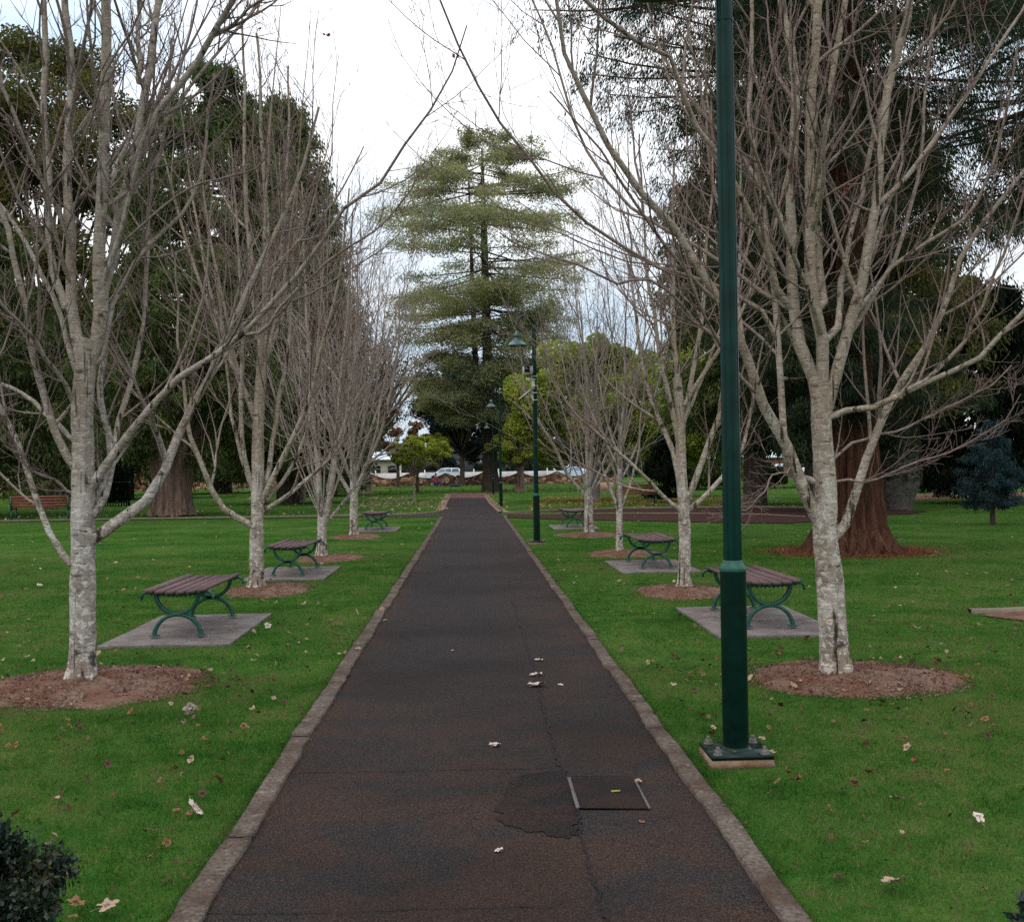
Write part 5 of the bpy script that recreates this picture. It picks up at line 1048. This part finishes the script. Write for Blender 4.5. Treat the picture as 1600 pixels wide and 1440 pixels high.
big = [(838, 1073, .165, 0, 'largest curled tan leaf on the path beside the long crack'), (838, 1056, .12, 0, 'tan leaf just beyond the largest leaf on the path'), (842, 1033, .09, 0, 'small curled pale leaf on the path, third up beside the crack'),
       (876, 1072, .05, 0, 'tiny pale leaf right of the largest leaf on the path'), (773, 1167, .09, 0, 'tan leaf lying in the middle of the path'), (780, 1332, .045, 0, 'small pale leaf on the near stained part of the path'), (708, 1018, .04, 0, 'tiny pale fleck of leaf left of centre on the path'),
       (597, 957, .075, 4, 'pinkish leaf resting on the left path edging'), (601, 971, .065, 4, 'pinkish leaf on the path just below the one on the left edging'), (559, 1021, .065, 4, 'curled leaf against the left path edging'), (998, 1225, .05, 4, 'pink crumpled leaf on the corner of the pit cover'),
       (1003, 1287, .035, 3, 'small orange leaf below the pit cover'), (305, 1277, .125, 0, 'big pale lobed leaf on the left lawn beside the edging'), (297, 1118, .13, 0, 'large crumpled pale leaf on the lawn below the left mulch ring'), (182, 1054, .085, 4, 'pinkish leaf on the back edge of the left mulch ring'),
       (1396, 1396, .11, 4, 'large tan leaf on the right lawn near the bottom'), (1052, 1078, .075, 4, 'tan leaf on the right lawn beside the path edging'), (1113, 1157, .065, 3, 'orange tan leaf left of the nearest lamp post'), (1402, 1264, .085, 4, 'pale leaf on the right lawn below the mulch ring'),
       (1528, 1291, .08, 0, 'pale cream leaf near the right edge of the lawn'), (1418, 1178, .065, 4, 'tan leaf on the right lawn just below the mulch ring'), (1190, 1165, .05, 4, 'small tan leaf right of the nearest lamp post'), (1230, 1218, .08, 3, 'orange brown leaf by the nearest lamp footing'),
       (168, 1433, .10, 4, 'tan leaf at the bottom edge beside the clipped shrub'), (119, 1430, .09, 1, 'brown curled leaf at the bottom edge near the clipped shrub'), (62, 918, .10, 0, 'pale leaf on the lawn left of the nearest left bench'), (418, 983, .10, 0, 'pale leaf just right of the nearest left bench slab'),
       (1180, 894, .12, 0, 'pale leaf on the lawn behind the nearest lamp post'), (1350, 1080, .07, 4, 'tan leaf on the right mulch ring')]
for (px, py, s, ci, lab) in big:
    g_ = G(px, py); onp = XL < g_[0] < XR; put_leaf(g_[0], g_[1], s, ci, lab, None, .4, .012 if onp else .04, onp)
r_ = random.Random(17); cnt = 0
zones = [(-4.2, -1.3, 4.0, 9.5, 130, 'small withered leaf scattered on the near left lawn', 'small leaves scattered on the near left lawn'), (1.35, 4.6, 4.0, 9.5, 150, 'small withered leaf scattered on the near right lawn', 'small leaves scattered on the near right lawn')]
for (x0, x1, y0, y1, n, lab, grp) in zones:
    k = 0
    while k < n:
        y = y0 + (y1 - y0) * r_.random() ** .8; x = r_.uniform(x0, x1)
        if abs(x) > y * .47 or not bool(inset(np.array([x]), np.array([y]))[0]): continue
        s = r_.choice([.03, .04, .045, .05, .06]) ; put_leaf(x, y, s, r_.choice([1, 2, 2, 1, 4, 1, 1, 2, 2, 3, 1, 2]), lab, grp, .6, .030); k += 1

# small leaves too many to count farther off
def scraps(mb, c, size, r):
    n = len(c); k = 8; a = np.linspace(0, 2 * math.pi, k, endpoint=False)[None] + r.uniform(0, 6.28, (n, 1)); rad = size[:, None] * .5 * r.uniform(.45, 1.15, (n, k)); asp = r.uniform(.5, 1, (n, 1)); rot = r.uniform(0, 6.28, (n, 1))
    x = rad * np.cos(a); y = rad * np.sin(a) * asp; X = x * np.cos(rot) - y * np.sin(rot); Y_ = x * np.sin(rot) + y * np.cos(rot); tx, ty = r.normal(0, .35, (n, 1)), r.normal(0, .35, (n, 1))
    Z = tx * x + ty * y + r.uniform(0, .9, (n, 1)) * np.abs(x) + r.normal(0, .06, (n, k)) * size[:, None]
    V = np.concatenate([np.zeros((n, 1, 3)), np.stack([X, Y_, Z], 2)], 1) + c[:, None, :]; base = np.arange(n)[:, None] * 9
    F = np.concatenate([base + np.array([[0, 1 + i, 1 + (i + 1) % k]]) for i in range(k)], 0); mb.tris(V.reshape(-1, 3), F)
def litter(n, sampler, size, mat, label, seed, z=.03):
    r = np.random.default_rng(seed); x, y = sampler(r, n); ok = (np.abs(x) < y * .52 + 1)
    x, y = x[ok], y[ok]; mb = MB(); c = np.c_[x, y, np.full(len(x), z)]; scraps(mb, c, size * r.uniform(.5, 1.3, len(x)), r); tag(mb.build('fallen_leaves', mat), label, None, None, 'stuff')
PALEL = mat_leaf('pale_litter', [(.16, .09, .05), (.34, .24, .14), (.52, .42, .28)], .8)
BROWNL = mat_leaf('brown_litter', [(.03, .016, .012), (.09, .045, .03), (.2, .12, .08)], .8)
YELL = mat_leaf('yellow_litter', [(.10, .06, .02), (.26, .17, .045), (.42, .30, .12)], .8)
def samp_lawn(y0, y1, p=1.0):
    def f(r, n):
        y = y0 + (y1 - y0) * r.uniform(0, 1, n) ** p; x = r.uniform(-.5, .5, n) * y; k = inset(x, y); return x[k], y[k]
    return f
litter(420, samp_lawn(9.5, 40, 1.3), .075, PALEL, 'pale fallen leaves dotted over the middle lawn', 91)
litter(500, samp_lawn(8.5, 20, 1.2), .055, BROWNL, 'small dark leaves dotted over the middle lawn', 92, .032)
litter(1500, samp_lawn(42, 75, 1.0), .13, PALEL, 'pale fallen leaves over the lawn beyond the crossing', 93)
litter(2600, samp_lawn(75, 119, 1.0), .22, BROWNL, 'brown leaves over the farthest lawn', 94)
def poly_samp(pts):
    g_ = np.array([G(*p)[:2] for p in pts])
    def f(r, n): u = r.dirichlet(np.ones(len(g_)) * .6, n); q = u @ g_; return q[:, 0], q[:, 1]
    return f
litter(3600, poly_samp([(820, 792), (1150, 791), (1140, 777), (850, 776)]), .10, YELL, 'band of yellow leaves on the lawn behind the garden beds', 95)
litter(700, poly_samp([(540, 794), (700, 797), (697, 778), (580, 777)]), .11, PALEL, 'drift of tan leaves left of the far path end', 96)
litter(700, poly_samp([(770, 790), (757, 774), (762, 774), (785, 800)]), .12, PALEL, 'tan leaves along the right edge of the far path', 97, .07)
litter(900, poly_samp([(690, 800), (703, 774), (698, 774), (682, 800)]), .12, PALEL, 'tan leaves along the left edge of the far path', 98, .07)
litter(2600, samp_lawn(3.9, 12, .8), .022, BROWNL, 'tiny scraps of dead leaf in the near lawn', 101, .018)
def mulch_samp(r, n):
    k = r.integers(0, 2, n); cx = np.array([L1[0] + .08, R1[0] + .12])[k]; cy = np.array([L1[1], R1[1]])[k]; a = r.uniform(0, 6.28, n); q = r.uniform(.3, 1.12, n); return cx + .82 * q * np.cos(a), cy + .75 * q * np.sin(a)
litter(160, mulch_samp, .045, BROWNL, 'withered leaves lying on the two nearest mulch rings', 102, .045)
litter(60, mulch_samp, .05, PALEL, 'pale curled scraps lying on the two nearest mulch rings', 103, .05)
def crumbs(r, n): y = r.uniform(3.8, 30, n); s = r.choice([-1, 1], n); x = np.where(s < 0, XL + np.abs(r.normal(0, .04, n)), XR - np.abs(r.normal(0, .05, n))); return x, y
litter(700, crumbs, .014, BROWNL, 'crumbs of leaf and grit along the path edging', 99, .012)

# ------------------------------------------------------------------ grass
def blades(n, y0, y1, h, w, label, seed, p=1.0):
    r = np.random.default_rng(seed); y = y0 + (y1 - y0) * r.uniform(0, 1, n) ** p; x = r.uniform(-.53, .53, n) * (y + .4); k = inset(x, y); x, y = x[k], y[k]
    cl = np.sin(x * 5.1 + np.sin(y * 3.3) * 2) * np.sin(y * 4.3 + np.sin(x * 2.7) * 2); n = len(x); H = h * r.uniform(.45, 1.25, n) * (1 + .22 * cl); a = r.uniform(0, 6.28, n); ln = r.uniform(.2, 1.1, n) * H; b = r.uniform(0, 6.28, n)
    W_ = w * r.uniform(.6, 1.3, n) / 2; base = np.c_[x, y, np.zeros(n)]; d = np.c_[np.cos(a) * W_, np.sin(a) * W_, np.zeros(n)]; t = np.c_[np.cos(b) * ln, np.sin(b) * ln, H]
    V = np.stack([base - d, base + d, base + t], 1).reshape(-1, 3); mb = MB(); mb.tris(V, np.arange(3 * n).reshape(n, 3)); return tag(mb.build('grass', BLADE), label, None, None, 'stuff')
blades(300000, 3.6, 9.0, .024, .0036, 'short green grass blades of the near lawn', 301, .75)
blades(260000, 9.0, 22.0, .024, .008, 'short green grass blades of the middle lawn', 302, .8)
blades(90000, 22.0, 46.0, .024, .015, 'short green grass blades of the farther lawn', 303)
r = np.random.default_rng(55)
mb = MB()                                   # ragged grass leaning over the edging
for xe, s in ((XL - .112, 1), (XR + .098, -1)):
    n = 9000; y = 3.2 + 26 * r.uniform(0, 1, n) ** 1.5; x = xe - s * r.uniform(-.012, .05, n) + s * .02 * np.maximum(0, np.sin(y * 5) * np.sin(y * 1.7)); H = .045 * r.uniform(.5, 1.4, n); W_ = .0024
    base = np.c_[x, y, np.zeros(n)]; d = np.c_[np.zeros(n), np.full(n, W_), np.zeros(n)]; t = np.c_[s * H * r.uniform(-.3, 1.0, n), H * r.normal(0, .5, n), H * r.uniform(.6, 1, n)]
    mb.tris(np.stack([base - d, base + d, base + t], 1).reshape(-1, 3), np.arange(3 * n).reshape(n, 3))
tag(mb.build('grass', BLADE), 'ragged grass leaning over the path edging', None, None, 'stuff')
# leaf prototypes never placed are removed
for fam in LEAF:
    for o in fam:
        if o.name not in used_leaf: bpy.data.objects.remove(o)
